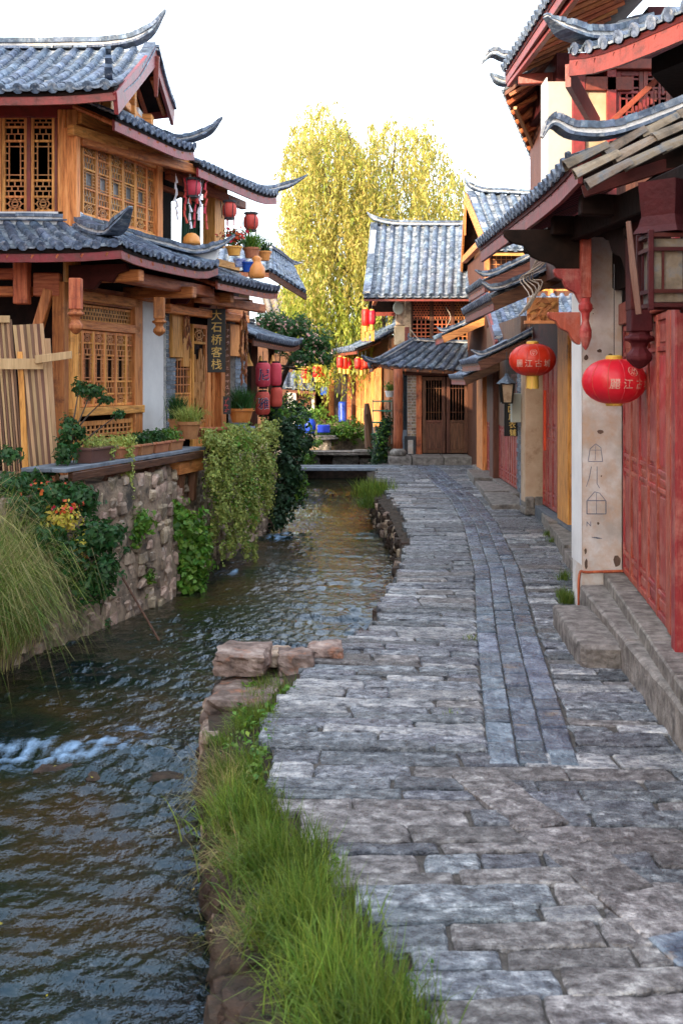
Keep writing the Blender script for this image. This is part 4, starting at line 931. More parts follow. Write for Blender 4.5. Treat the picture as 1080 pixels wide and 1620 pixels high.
# pencil drawings and stains on the pier face
f = lambda x, y: P(x, y, 10.297)
M['pencil'] = mk('blue_pencil', [(.10, .12, .18), (.2, .23, .3)], 9, bump=0, rv=.1); M['hole'] = mk('plaster_hole', [(.07, .045, .035), (.15, .10, .07)], 20, bump=.5, rv=.2)
mb = MB()
def ln(pts, w_=.006):
    for (a, b) in zip(pts, pts[1:]): mb.bar(f(*a), f(*b), w_, .002, up=V((0, 1, 0)))
ln([(928, 792), (928, 813), (958, 813), (958, 792), (928, 792)], .008); ln([(929, 791), (940, 778), (948, 780), (957, 791)]); ln([(943, 780), (943, 813)], .004)
ln([(930, 729), (933, 710), (942, 702), (950, 708), (953, 730), (930, 730)]); ln([(942, 704), (941, 728)], .004); ln([(934, 712), (951, 712)], .004)
ln([(935, 738), (932, 755), (927, 770)], .005); ln([(944, 738), (944, 765), (948, 772)], .005)
for a in (936, 939, 942): ln([(a + .0, 850), (a + 10, 852)], .005)
for (ch, px, py, s_) in (('N', 932, 829, 9), ('Z', 930, 828, 5)): pass
mb.build('pencil_drawing', M['pencil'], NB)
letters(NB, [('N', 931, -829, 11)], 'pencil', lambda x, z: P(x, -z, 10.296), 'pencil_writing')
for (x, y, a, b) in ((927, 566, 3.2, 5), (948, 555, 4.5, 3), (965, 562, 4, 3), (949, 683, 5.5, 3.2), (928, 467, 2.4, 2.6), (951, 753, 1.3, 1.3), (946, 828, 2, 2.4), (938, 488, 1, 1), (938, 496, 1, 1), (976, 888, 7, 9), (927, 893, 2.5, 8), (926, 872, 2, 5)):
    pts = [f(x + a * math.cos(k / 9 * 2 * PI) * R.uniform(.7, 1.2), y + b * math.sin(k / 9 * 2 * PI) * R.uniform(.7, 1.2)) for k in range(9)]; MB().prism(pts, (0, .003, 0)).build('plaster_chip', M['hole'], NB)
# iron pipe round the pier foot
mb = MB(); mb.tube(curve_pts([(X1 + .05, 10.27, .37), (X0 + .05, 10.26, .36), (X0 - .03, 10.26, .34), (X0 - .035, 10.26, .02)], 4), .013, 7)
o = mb.build('iron_pipe', M['rwood_v'], smooth=True); tag(o, 'thin rusty pipe running along the foot of the plaster pier and down to the street', 'pipe')
# single step block
bt = G(885, 972, .17)
o = bigrock((0, 0, 0), (1, 1, 1), M['step'], name='stone_step', amp=.18)
me = o.data; q = [(1.72, 8.22), (2.06, 8.2), (2.1, 9.75), (1.80, 9.78)]
for v in me.vertices:
    u_, w_ = max(0, min(1, v.co.x + .5)), max(0, min(1, v.co.y + .5)); zz = v.co.z + (0 if abs(v.co.z) > 2 else 0)
    a = V(q[0]).lerp(V(q[1]), u_); b = V(q[3]).lerp(V(q[2]), u_); c = a.lerp(b, w_); v.co.x, v.co.y = c.x + (v.co.x + .5 - u_) * .3, c.y + (v.co.y + .5 - w_) * .3
zs = [v.co.z for v in me.vertices]; z0, z1 = min(zs), max(zs)
for v in me.vertices: v.co.z = -.05 + (v.co.z - z0) / (z1 - z0) * .23
o.location = (0, 0, 0); tag(o, 'single low stone step block standing in front of the plinth at the pier', 'step')
# eaves
roof(NB, (2.9, 13.2, 4.22), (2.95, 8.3, 4.22), (1.60, 13.2, 3.66), (1.70, 8.25, 3.66), pitch=.17, sag=.02, curl=(0, .06), deck='maroon', rafmat='maroon', jit=1.6, fh=.16)
ridge(NB, [(2.95, 8.22, 4.26), (2.4, 8.2, 4.02), (1.95, 8.2, 3.86), (1.66, 8.2, 3.86), (1.52, 8.2, 3.93), (1.45, 8.2, 3.84)], .14, .15)
for i in range(3): 
    tv, tf = arc_tile(.054, .076, .34)
    for j in range(4):
        a = V((2.72 - .27 * j + .05 * i, 8.12 - .13 * i, 4.10 - .115 * j - .085 * i)); b = a + V((-.30, .02, -.125)); mx = frame_mx(a, V((0, -1, 0)), b - a) @ Matrix.Rotation(R.gauss(-.07, .03), 4, 'X') @ Matrix.Rotation(R.gauss(0, .06), 4, 'Z'); pool(NB, 'verge_tile', tv, tf, M['tilew'], mx, 'verge', size=.5)
MB().bar((2.9, 7.95, 3.80), (1.72, 8.12, 3.44), .04, .09).build('bargeboard', M['maroon'], NB, bev=.005)
mb = MB(); mb.hexa([V(p) for p in ((1.7, 8.3, 3.56), (2.95, 7.7, 3.62), (2.95, 8.4, 3.9), (1.72, 8.4, 3.6), (1.7, 8.3, 3.6), (2.95, 7.7, 3.98), (2.95, 8.4, 4.1), (1.72, 8.4, 3.66))]); mb.build('roof_deck', M['dwood'], NB)
roof(NB, (3.0, 8.3, 4.3), (3.2, 3.6, 4.3), (2.42, 7.2, 3.78), (2.3, 3.6, 3.78), pitch=.19, sag=.02, deck='dwood', rafmat='dwood', fh=.14, fascia='maroon')
# near upper roof corner at the top right
roof(NB, (2.9, 11.2, 5.5), (4.3, 8.6, 5.5), (1.98, 9.9, 4.86), (3.1, 7.2, 4.86), pitch=.21, sag=.03, curl=(.10, 0), deck='maroon', rafmat='maroon', jit=1.4, fh=.17)
ridge(NB, [(2.9, 10.9, 5.5), (2.5, 10.3, 5.22), (2.15, 9.9, 5.06), (1.9, 9.7, 5.06), (1.72, 9.6, 5.16)], .17, .16)
MB().bar((1.98, 9.95, 4.76), (2.7, 12, 4.76), .05, .2).build('fascia', M['red'], NB)
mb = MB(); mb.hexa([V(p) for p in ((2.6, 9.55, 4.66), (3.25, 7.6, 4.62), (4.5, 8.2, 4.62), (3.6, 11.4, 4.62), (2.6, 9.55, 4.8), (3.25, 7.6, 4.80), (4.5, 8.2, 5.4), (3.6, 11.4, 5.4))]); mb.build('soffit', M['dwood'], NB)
# upper storey set back, facing the camera: white pier, red posts, panels
UB = Pl((2.3, 12.6, 0), (1, 0, 0), (0, -1, 0))
UH = thing('upper_storey_house', 'tall house with white plaster pier and red posts rising behind the near eaves', 'house', (2.3, 12.6, 0))
ufb = lambda name, x0, x1, y0, y1, d0, d1, m_, **k: fb(UB, name, x0, x1, y0, y1, d0, d1, M[m_], UH, **k)
ufb('pier', 866, 905, 128, 345, -.35, .02, 'cream'); MB().box((2.275, 12.78, 4.6), (.012, .34, 1.7)).build('white_face', M['white'], UH)  # cream pier with a whiter left face
ufb('post', 905, 926, 100, 345, -.2, .06, 'red', bev=.01); ufb('plaster_panel', 926, 960, 142, 345, -.1, .0, 'beige'); ufb('beam', 926, 1000, 120, 142, -.1, .05, 'red'); ufb('post', 960, 975, 100, 345, -.1, .05, 'red'); ufb('beam', 905, 1060, 92, 108, -.1, .08, 'red')
a, b, z0, z1 = UB.rect(975, 1060, 112, 190)
for i in range(2): window(UH, UB, a + (b - a) * i / 2, a + (b - a) * (i + 1) / 2, z0, z1, [('vert', .4), ('vert', .6)], mf='red', ml='red', fw=.05, t=.02, name='window')
mb = MB(); mb.bar(P(960, 198, 12.3), P(1045, 120, 12.0), .06, .08, up=V((0, 1, 0))); mb.build('stair_rail', M['red'], UH, bev=.004)
for i in range(9): MB().bar(P(1000 + i * 6, 172 - i * 5, 12.35), P(1000 + i * 6, 190 - i * 5, 12.35), .025, .025, up=V((0, 1, 0))).build('baluster', M['red'], UH)
MB().box((4.2, 13.9, 4.4), (3.4, 2.4, 2.2)).build('wall', M['bwood_v'], UH); MB().box((4.9, 13.95, 5.7), (2.9, 2.3, 1.2)).build('wall', M['maroon'], UH)
MB().hexa([V(p) for p in ((2.4, 12.7, 5.35), (6, 12.7, 5.35), (6, 15, 5.35), (2.4, 15, 5.35), (2.4, 12.7, 5.75), (6, 12.7, 5.75), (6, 15, 5.75), (2.4, 15, 5.75))]).build('soffit_wall', M['maroon'], UH)
roof(UH, (3.4, 13.7, 6.5), (3.6, 9.5, 6.5), (1.95, 13.6, 5.80), (2.12, 9.5, 5.86), pitch=.17, sag=.02, deck='maroon', rafmat='rwood_h', fh=.13)
ridge(UH, [(3.0, 13.75, 6.3), (2.4, 13.75, 6.05), (2.0, 13.75, 5.97), (1.82, 13.75, 6.02), (1.70, 13.75, 5.92)], .15, .14)
ridge(UH, [(2.4, 13.9, 5.82), (2.05, 13.95, 5.72), (1.9, 13.95, 5.75), (1.82, 13.95, 5.84)], .13, .12)
MB().bar((2.0, 13.55, 5.66), (2.22, 10, 5.72), .06, .16).build('fascia', M['red'], UH, bev=.005)
MB().bar((2.04, 13.1, 5.55), (3.2, 12.7, 5.5), .1, .12).build('beam', M['red'], UH, bev=.01)
roof(UH, (3.7, 16.0, 5.85), (2.6, 13.5, 6.05), (2.86, 16.2, 4.98), (1.98, 13.8, 5.62), pitch=.14, sag=.0, deck='bwood_v', rafmat='rwood_h', fascia=None, name='roof_tile')
for i in range(9):
    t = i / 8; a = V((1.98, 13.8, 5.55)).lerp(V((2.86, 16.2, 4.9)), t); MB().bar(a + V((.06, 0, 0)), a + V((.75, -.3, .32 - .3 * t)), .05, .04).build('lath', M['rwood_h'], UH)
MB().bar((2.12, 13.9, 5.42), (2.95, 16.1, 4.86), .04, .04).build('batten', M['fence'], UH)
# timber work under the near eave, near-black where shade is painted in
def cloud_bracket(o, u_, mat, parent, w_=.9, h_=.45, th=.07, side=None):
    pr = [(0, 0), (1, 0), (1.0, -.10), (.93, -.2), (.84, -.25), (.76, -.27), (.72, -.36), (.66, -.47), (.56, -.54), (.46, -.57), (.38, -.62), (.33, -.72), (.27, -.83), (.18, -.93), (.09, -.99), (0, -1)]
    o = V(o); u_ = V(u_).normalized(); sd_ = u_.cross(Z) * th; MB().prism([o + u_ * x * w_ + Z * z * h_ for x, z in pr], sd_).build('bracket', M[mat], parent, bev=.006)
mb = MB(); mb.bar((2.25, 8.6, 3.3), (2.25, 8.6, 2.62), .17, .17, up=V((0, 1, 0))); carved_drop(mb, (2.25, 8.6, 2.80), .16, .62); mb.build('hanging_post', M['maroon'], NB, bev=.008)
mb = MB(); carved_drop(mb, (2.09, 9.75, 3.35), .085, 1.0); mb.build('hanging_post', M['door'], NB, bev=.006)
cloud_bracket((2.2, 8.55, 3.35), (-.1, .9, 0), 'dwood', NB, .75, .5); cloud_bracket((2.75, 8.55, 3.25), (-1, 0, 0), 'dwood', NB, .62, .55)
cloud_bracket((2.12, 9.75, 3.05), (-1, 0, 0), 'door', NB, .3, .34); cloud_bracket((2.06, 9.8, 2.68), (-1, .0, 0), 'door', NB, .28, .28); cloud_bracket((2.1, 9.8, 3.4), (-1, .1, 0), 'dwood', NB, .7, .5)
MB().bar((2.4, 4, 3.3), (1.95, 11.2, 3.42), .14, .2).build('beam', M['dwood'], NB, bev=.01)
for d_ in (8.6, 9.75, 11.2): MB().bar((2.9, d_, 3.38), (1.8, d_, 3.42), .12, .16).build('beam', M['dwood'], NB, bev=.01)
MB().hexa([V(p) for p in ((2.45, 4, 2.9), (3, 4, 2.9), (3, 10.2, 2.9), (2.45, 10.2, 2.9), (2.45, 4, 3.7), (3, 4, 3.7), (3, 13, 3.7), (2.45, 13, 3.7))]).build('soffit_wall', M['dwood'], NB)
# golden carved leaf panel under the far end of the eave
KP = Pl((1.7, 11.3, 0), (1, 0, 0), (0, -1, 0)); ka, kb, kz0, kz1 = KP.rect(834, 884, 470, 507); mb = MB(); mb.pbox(KP, ka, kb, kz0, kz1, -.04, -.02)
for kk in range(16):   # overlapping carved leaves
    ox, oz = ka + (kb - ka) * R.uniform(.25, 1), kz0 + (kz1 - kz0) * R.uniform(.1, .8); an = PI - R.uniform(-.5, .9); L_ = R.uniform(.09, .17); dd = R.uniform(.0, .03); pts = []
    for j in range(9):
        t_ = j / 8; w_ = .026 * math.sin(PI * min(1, t_ * 1.1 + .08)); bx, bz = ox + math.cos(an + t_ * .9) * L_ * t_, oz + math.sin(an + t_ * .9) * L_ * t_; pts.append((bx, bz, w_))
    mb.prism([KP.pt(x, z + w_, dd) for x, z, w_ in pts] + [KP.pt(x, z - w_, dd) for x, z, w_ in reversed(pts)], KP.n * -.03)
mb.pbox(KP, ka - .03, kb, kz0 - .03, kz0, -.04, .03); mb.build('carved_leaf_panel', M['lat'], NB)
mb = MB()
for i in range(5):
    pts = [P(820 + i * 4, 500 - i * 3, 11), P(838 + i * 5, 470 - i * 6, 11), P(822 + i * 5, 440, 11.2), P(852, 425 - i * 5, 11), P(880 + i * 3, 395 + i * 4, 10.8), P(905, 380, 10.6)]; mb.tube(curve_pts(pts, 4), .006 + .003 * (i % 2), 5)
o = mb.build('cable_bundle', M['cable'], smooth=True); tag(o, 'tangled bundle of old cables looping under the dark red eave', 'cables')
# hanging wooden lamp, top right
D = 6.6; c = P(1055, 430, D); t = thing('hanging_wood_lamp', 'old square wooden lattice lamp hanging under the dark eave at the right edge', 'lamp', c - Z * .25)
for sxn in (-1, 1):
    for sy in (-1, 1): MB().box(c + V((sxn * .13, sy * .13, 0)), (.03, .03, .46)).build('lamp_post', M['maroon'], t, bev=.004)
for z in (-.2, -.12, .12, .2):
    mb = MB()
    for a, b in (((-.13, -.13), (.13, -.13)), ((.13, -.13), (.13, .13)), ((.13, .13), (-.13, .13)), ((-.13, .13), (-.13, -.13))): mb.bar(c + V((*a, z)), c + V((*b, z)), .02, .022)
    mb.build('lamp_rail', M['maroon'], t)
MB().box(c, (.22, .22, .36)).build('paper_shade', M['tilew'], t)
for x in (-.06, .06):
    MB().box(c + V((x, -.125, 0)), (.012, .012, .24)).build('lamp_bar', M['maroon'], t); MB().box(c + V((-.125, x, 0)), (.012, .012, .24)).build('lamp_bar', M['maroon'], t)
MB().tube([c + V((-.19, -.1, -.25)), c + V((-.22, -.1, .0)), c + V((-.25, -.1, .28))], [.018, .022, .015], 6).build('carved_arm', M['purple'], t)
mb = MB(); mb.lathe(c + Z * .22, [(.2, 0), (.17, .04), (.15, .1), (.17, .3)], 4); mb.build('lamp_top', M['maroon'], t)
# two round lanterns of the old town
def ring_text(s_, rx, step, z=-.02, size=.07): n = len(s_); return [(ch, (i - (n - 1) / 2) * step, z, size) for i, ch in enumerate(s_)]
c = P(971, 603, 9.0); lantern_round('red_lantern', 'nearest round red lantern with gold collar, hanging before the plaster pier and red doors', c, .255, .178, 'round red lanterns of the old town', ring_text('麗江古城', .255, .105, -.02, .085), th0=.42, tassel=False, cord=.75, rot=.1)
c = P(842, 569, 12.3); lantern_round('red_lantern', 'round red lantern with yellow fringe hanging from the far end of the eave', c, .255, .175, 'round red lanterns of the old town', ring_text('麗江古城', .255, .105, -.04, .085), th0=-.12, cord=.5, rot=.13)
# ------------------------------------------------------------------ row of shops behind the pier
RM = Pl((3.0, 11, 0), (.01, 1, 0), (-1, .01, 0))
SH = thing('shop_row', 'row of low red shops with small tiled eaves beyond the plaster pier', 'shops', (3.1, 18, 0))
sm = lambda px, d=0: RM.hit(px, 600, d)[0]
MB().pbox(RM, -.2, 16.5, 0, 3.0, -2.5, -.1).build('wall', M['maroon'], SH)
MB().pbox(RM, 4.0, sm(888), .1, 2.9, -.1, .06).build('door_post', M['wood_v'], SH, bev=.01)
def leaves_row(x0, x1, n, z0, z1, lay, mf='door'):
    a, b = sm(x0), sm(x1)
    for i in range(n): window(SH, RM, a + (b - a) * i / n, a + (b - a) * (i + 1) / n, z0, z1, lay, mf=mf, fw=.05, pane=False, th=.05, name='door_leaf')
lay = [('panel', .9), ('panel', .14), ('panel', .75), ('panel', .14)]
leaves_row(888, 858, 4, .2, 2.4, lay); leaves_row(820, 789, 9, .16, 2.2, lay); leaves_row(783, 770, 5, .16, 2.2, lay)
MB().pbox(RM, .0, sm(858), .0, .18, -.1, .12).build('sill_stone', M['brick'], SH, bev=.01)
MB().pbox(RM, sm(824), 15.2, .0, .14, -.1, .14).build('sill_stone', M['step'], SH, bev=.01)
MB().pbox(RM, sm(789), sm(783), .1, 2.5, -.1, .12).build('post', M['bwood_v'], SH, bev=.01); MB().pbox(RM, sm(770), sm(760.5), .1, 2.2, -.1, .1).build('post', M['wood_v'], SH, bev=.01)
MB().pbox(RM, 3.5, 15.5, 2.4, 2.75, -.1, .0).build('lintel', M['maroon'], SH)
# pillar with stone base
MB().box((2.965, 17.7, 1.4), (.29, .4, 2.4)).build('pier', M['beige'], SH, bev=.012)
for (x, z, w_, h_) in ((2.89, .21, .14, .18), (3.03, .21, .13, .18), (2.965, .07, .32, .12)): MB().box((x, 17.68, z), (w_ - .006, .46, h_ - .006)).build('base_stone', M['step'], SH, bev=.015)
z = .3; c_ = 0
while z < 2.3:
    for k in range(2):
        y0 = 17.92 + k * .2 + (c_ % 2) * .05; mb = MB().box((2.96, y0 + .1, z + .035), (.27, .19, .062)); pool(SH, 'brick', mb.v, mb.f, M['brick'], size=.12)
    z += .07; c_ += 1
MB().box((2.965, 18.12, 1.3), (.25, .42, 2.0)).build('brick_joint', M['mortar'], SH); MB().box((2.9, 17.99, .45), (.14, .18, .7)).build('blue_painted_base', M['brick'], SH)
# kerb platforms with broken edges
for (q, h, nm) in (([(2.58, 13.2), (2.98, 13.2), (3.05, 15.4), (2.80, 15.4)], .16, 0), ([(2.80, 15.42), (3.05, 15.42), (3.1, 17.4), (3.0, 17.4)], .15, 0), ([(2.42, 18.3), (3.0, 18.3), (3.0, 20), (2.5, 20)], .10, 1), ([(2.5, 20.05), (3.0, 20.05), (3.0, 22.4), (2.62, 22.4)], .12, 1), ([(2.62, 22.45), (3.0, 22.45), (3.0, 25), (2.75, 25)], .14, 1), ([(2.4, 10.8), (3.0, 10.8), (2.98, 13.15), (2.55, 13.15)], .12, 0)):
    slab([(x, y, 0) for x, y in q], M['step'], 'kerb_stone', h=h, parent=SH, deep=.05, rnd=.02)
# pent roofs
def pent(X0_, X1_, z0, z1, d0, d1, tip=True, parent=SH, m_='tile', board='bwood_h', **k):
    roof(parent, (X1_, d1, z1), (X1_, d0, z1), (X0_, d1, z0), (X0_, d0, z0), pitch=.17, sag=.02, mat=m_, deck='bwood_v', rafmat='rwood_h', jit=1.8, **k)
    ridge(parent, [(X1_, d0 - .03, z1 + .04), ((X0_ + X1_) / 2, d0 - .03, (z0 + z1) / 2 + .03), (X0_ + .05, d0 - .03, z0 + .08), (X0_ - .14, d0 - .03, z0 + .16)], .13, .12, tip=tip)
    MB().bar((X1_, d0 - .06, z1 - .13), (X0_, d0 - .06, z0 - .1), .035, .16).build('bargeboard', M[board], parent, bev=.004)
pent(1.86, 2.95, 3.12, 3.62, 14.0, 17.2); pent(2.30, 3.2, 2.42, 2.86, 19.0, 21.8); pent(2.42, 3.3, 2.16, 2.58, 22.4, 25.2); pent(2.28, 3.4, 3.1, 3.62, 25.6, 27.8, board='wood_h')
roof(SH, (3.0, 24.3, 3.9), (5.2, 24.3, 3.9), (3.0, 21.9, 2.85), (5.2, 21.9, 2.85), pitch=.2, sag=.06, raf=False)
MB().bar((2.97, 24.4, 4.2), (2.97, 21.85, 2.75), .05, .18).build('bargeboard', M['red'], SH); ridge(SH, [(3.03, 24.4, 4.0), (3.03, 23, 3.36), (3.03, 21.9, 2.88)], .14, .1, tip=False)
pent(2.2, 3.0, 3.62, 4.0, 17.6, 19.8)
MB().box((4.2, 22, 2.2), (2.2, 4.6, 2)).build('wall', M['bwood_v'], SH)
# sign, meter box and lamp beside the pillar
D = 18.3; a, b = P(797, 627, D), P(822, 690, D)
t = thing('shop_sign', 'black vertical shop sign with five orange characters beside the grey metal box', 'sign', (a.x, D, b.z))
MB().box(((a.x + b.x) / 2, D, (a.z + b.z) / 2), (b.x - a.x, .04, a.z - b.z)).build('board', M['black'], t, bev=.004)
letters(t, [(ch, a.x + .105 + i * .008, a.z - .08 - i * .125, .115) for i, ch in enumerate('社区风衣铺')], 'gold', lambda x, z: V((x, D - .024, z)))
MB().bar((b.x, D, a.z - .04), (3.05, D, a.z - .04), .02, .02).build('bracket_arm', M['iron'], t)
D = 17.95; a, b = P(809, 622, D), P(824.5, 668, D); o = MB().box(((a.x + b.x) / 2, D, (a.z + b.z) / 2), (b.x - a.x + .02, .16, a.z - b.z)).build('metal_box', M['greybox'], bev=.008); tag(o, 'grey green metal cabinet mounted between the black sign and the beige pillar', 'metal box')
def box_lamp(c, w_, h_, label, group=None, mat='black'):
    c = V(c); t = thing('wall_lamp', label, 'lamp', c - Z * h_ / 2, group)
    mb = MB()
    for sx_ in (-1, 1):
        for sy in (-1, 1): mb.bar(c + V((sx_ * w_ * .36, sy * w_ * .36, -h_ / 2)), c + V((sx_ * w_ * .5, sy * w_ * .5, h_ / 2)), .022, .022)
    for z, k in ((-h_ / 2, .72), (h_ / 2, 1)):
        for i in range(4):
            p = [(-1, -1), (1, -1), (1, 1), (-1, 1)]; q, r_ = p[i], p[(i + 1) % 4]; mb.bar(c + V((q[0] * w_ / 2 * k, q[1] * w_ / 2 * k, z)), c + V((r_[0] * w_ / 2 * k, r_[1] * w_ / 2 * k, z)), .022, .022)
    mb.build('lamp_frame', M[mat], t); k = .4 * w_
    MB().hexa([c + V((x * k * s_, y * k * s_, z)) for z, s_ in ((-h_ / 2 + .01, .8), (h_ / 2 - .01, 1.1)) for x, y in ((-1, -1), (1, -1), (1, 1), (-1, 1))]).build('shade', M['beige'], t)
    MB().lathe(c + Z * h_ / 2, [(w_ * .8, .0), (w_ * .55, .05), (w_ * .2, .11), (.02, .16)], 4).build('lamp_cap', M['tile'], t); MB().tube([c + Z * (h_ / 2 + .1), c + Z * (h_ / 2 + .5)], .008, 5).build('hook', M['iron'], t)
box_lamp(P(801, 622, 17.7), .2, .3, 'small dark square lantern lamp hanging above the black shop sign')
# red paper strip and the narrow couplet on the yellow post
M['rpaper'] = mk('red_paper', [(.6, .02, .02), (.75, .04, .03)], 3, bump=0, rv=.05)
o = MB().box(P(861.5, 665, 17.0), (.035, .02, .9)).build('red_ribbon', M['rpaper']); tag(o, 'long narrow red cloth strip hanging at the right side of the beige pillar', 'ribbon')
D = 25.3; c = P(765, 650, D)
t = thing('paper_couplet', 'red paper couplet with gold characters pasted on the yellow wooden post', 'couplet', c - Z * .5)
MB().box(c + V((0, -.03, 0)), (.09, .01, 1.0)).build('paper', M['rpaper'], t); strokes(t, [(c.x, c.z + .4 - i * .13) for i in range(7)], .08, 'gold', lambda x, z: V((x, D - .04, z)))
# ------------------------------------------------------------------ house at the end of the lane
EF = Pl((1.3, 29, 0), (1, 0, 0), (0, -1, 0))
EH = thing('corner_house', 'two storey house facing down the lane with brown double doors and a steep tiled roof', 'house', (2.5, 29, 0))
efb = lambda name, x0, x1, y0, y1, d0, d1, m_, **k: fb(EF, name, x0, x1, y0, y1, d0, d1, M[m_], EH, **k)
MB().pbox(EF, P(640, 0, 29).x - 1.3, 4.6, .1, 4.4, -3, -.15).build('wall', M['dwood'], EH)
for i, (x0, x1) in enumerate(((614, 650), (651, 700), (701, 748))): 
    a, b = P(x0, 0, 28.2).x, P(x1, 0, 28.2).x; slab([(a, 28.0 + .02 * i, 0), (b, 28.0, 0), (b, 29.1, 0), (a, 29.1, 0)], M['step'], 'base_stone', h=.19, parent=EH, deep=.05, rnd=.015)
mb = MB(); a = P(629.5, 0, 28.3); pts = [(a.x + R.uniform(-.01, .01), 28.3, .36 + .25 * i) for i in range(9)]; mb.tube(pts, [.115 + R.uniform(-.006, .004) for _ in pts], 12); mb.build('column', M['rwood_v'], EH, smooth=True)
MB().lathe((a.x, 28.3, .18), [(.14, 0), (.20, .04), (.21, .12), (.16, .18), (.12, .2)], 14).build('column_base', M['step'], EH, smooth=True)
efb('pane', 637, 643, 592, 705, -.1, -.02, 'glass'); efb('plaster_wall', 634, 643, 680, 724, -.1, .0, 'brick')
a, b, z0, z1 = EF.rect(644, 658, 592, 690); z = z0; c_ = 0
while z < z1:
    for k in range(2):
        w_ = (b - a) * (.6 if (k + c_) % 2 else .4); x0 = a if k == 0 else b - w_; mb = MB().pbox(EF, x0 + .005, x0 + w_ - .005, z + .005, z + .07, -.1, .04); pool(EH, 'brick', mb.v, mb.f, M['rubble'], size=.1)
    z += .075; c_ += 1
MB().pbox(EF, a + .002, b - .002, z0, z1, -.1, .03).build('brick_joint', M['mortar'], EH)
efb('pier_base', 640, 658, 690, 724, -.1, .10, 'iron', bev=.01); efb('peeled_plaster', 645, 653, 696, 718, .10, .104, 'plaster')
efb('post', 658, 667, 590, 726, -.12, .05, 'rwood_v'); efb('post', 742, 750, 590, 722, -.12, .05, 'bwood_v'); efb('post', 750, 757.5, 590, 722, -.12, .06, 'wood_v'); efb('lintel', 640, 757, 584, 594, -.1, .06, 'bwood_h')
for (x0, x1) in ((668, 704), (706, 740)):
    a, b, z0, z1 = EF.rect(x0, x1, 596, 722); window(EH, EF, a, b, .22, z1, [('vert', .62), ('panel', .42)], mf='bwood_v', ml='bwood_v', fw=.09, t=.014, d=.0, name='door')
efb('threshold', 667, 742, 722, 726, -.1, .08, 'bwood_h')
TL, TR, BL, BR = P(652, 541, 29), P(790, 545, 29), P(588, 577, 28.6), P(790, 588, 28.6)
roof(EH, TL, TR, BL, BR, pitch=.235, tl=.26, sag=.03, curl=(.10, 0), fh=.09, fascia='bwood_h'); roof(EH, (TL.x, 31.5, TL.z), TL, (BL.x, 32, BL.z), BL, pitch=.24, sag=.03, fascia='bwood_h')
ridge(EH, [TL + V((0, 0, .03)), TL.lerp(BL, .5) + Z * .0, BL.lerp(TL, .1) + Z * .02, BL + V((-.12, -.1, .10)), BL + V((-.25, -.2, .22))], .18, .15)
ridge(EH, [TL + V((-.1, 0, .16)), TL + V((.1, 0, .03)), TR], .16, .12, tip=False)
# upper storey
efb('pier', 640, 650, 470, 541, -.1, .06, 'rubble'); efb('plaster_panel', 624, 642, 515, 545, -.3, -.05, 'beige'); efb('pier', 626, 640, 470, 514, -.3, -.05, 'rubble'); efb('red_board', 640, 647, 517, 540, .06, .08, 'red')
a, b, z0, z1 = EF.rect(650, 748, 470, 541)
for i in range(3): window(EH, EF, a + (b - a) * i / 3, a + (b - a) * (i + 1) / 3, z0, z1, [('key', .5), ('grid', .5)], mf='bwood_v', ml='rwood_v', fw=.05, t=.028, name='window')
MB().pbox(EF, a - .1, b + .3, z1 - .02, z1 + .12, -.1, .05).build('beam', M['rwood_h'], EH)
mb = MB(); c = P(630, 487, 28.85); mb.lathe((0, 0, 0), [(.13, 0), (.14, .03), (.12, .06)], 16); q = [V((v.x + c.x, c.y - v.z, c.z + v.y * 1.25)) for v in mb.v]; mobj('extractor_vent', q, mb.f, M['greybox'], EH)
TL, TR, BL, BR = P(587, 356, 31), P(790, 356, 31), P(575, 468, 28.1), P(790, 468, 28.1)
roof(EH, TL, TR, BL, BR, pitch=.235, tl=.26, sag=.14, fh=.09); roof(EH, TR, TL, (TR.x, 34, BL.z), (TL.x, 34, BL.z), pitch=.4, sag=.1, raf=False, discs=False)
ridge(EH, [TR, TL + V((1, 0, 0)), TL + V((.4, 0, .05)), TL + V((.05, 0, .16)), TL + V((-.12, 0, .34))], .2, .18)
ridge(EH, [TL + V((.08, 0, .02)), TL.lerp(BL, .5) + V((.08, 0, -.10)), BL + V((.08, 0, .06))], .16, .1, tip=False)
MB().prism([(TL.x + .25, 31, TL.z - .15), (BL.x + .35, 28.6, BL.z + .1), (BL.x + .35, 33.4, BL.z + .1)], (.1, 0, 0)).build('gable_wall', M['rwood_v'], EH)
mb = MB()
mb.tube(curve_pts([P(648, 520, 28.7), P(665, 538, 28.6), P(690, 535, 28.6), P(712, 505, 28.6), P(705, 485, 28.6)], 5), .012, 5); o = mb.build('cable', M['cable'], smooth=True); tag(o, 'pale cable sagging in front of the brown lattice wall of the corner house', 'cable')
# ------------------------------------------------------------------ gabled house to its right
GH = thing('gabled_house', 'orange gabled house with upswept roof ridge rising over the small shop roofs', 'house', (3.2, 27, 0))
TL, TR = V((2.97, 27, 6.52)), V((5.6, 27, 6.42)); BL = P(775, 394, 24.6); BR = V((5.6, 24.6, BL.z))
roof(GH, TL, TR, BL, BR, pitch=.22, sag=.10, fh=.1, fascia='wood_h'); roof(GH, TR, TL, V((5.6, 29.4, BL.z)), V((BL.x - .1, 29.4, BL.z)), pitch=.3, sag=.08, raf=False, discs=False)
ridge(GH, [TR, TL + V((1, 0, 0)), TL + V((.4, 0, .03)), TL + V((.06, 0, .16)), TL + V((-.06, 0, .36))], .18, .16)
ridge(GH, [TL + V((.1, 0, 0)), TL.lerp(BL, .5) + V((.1, 0, -.1)), BL + V((.08, 0, .02))], .15, .1, tip=False)
mb = MB(); mb.bar(TL + V((-.03, 0, -.1)), BL + V((-.03, 0, -.12)), .05, .2); mb.bar(TL + V((-.03, 0, -.1)), V((BL.x - .12, 29.4, BL.z - .1)), .05, .2); mb.build('bargeboard', M['wood_h'], GH)
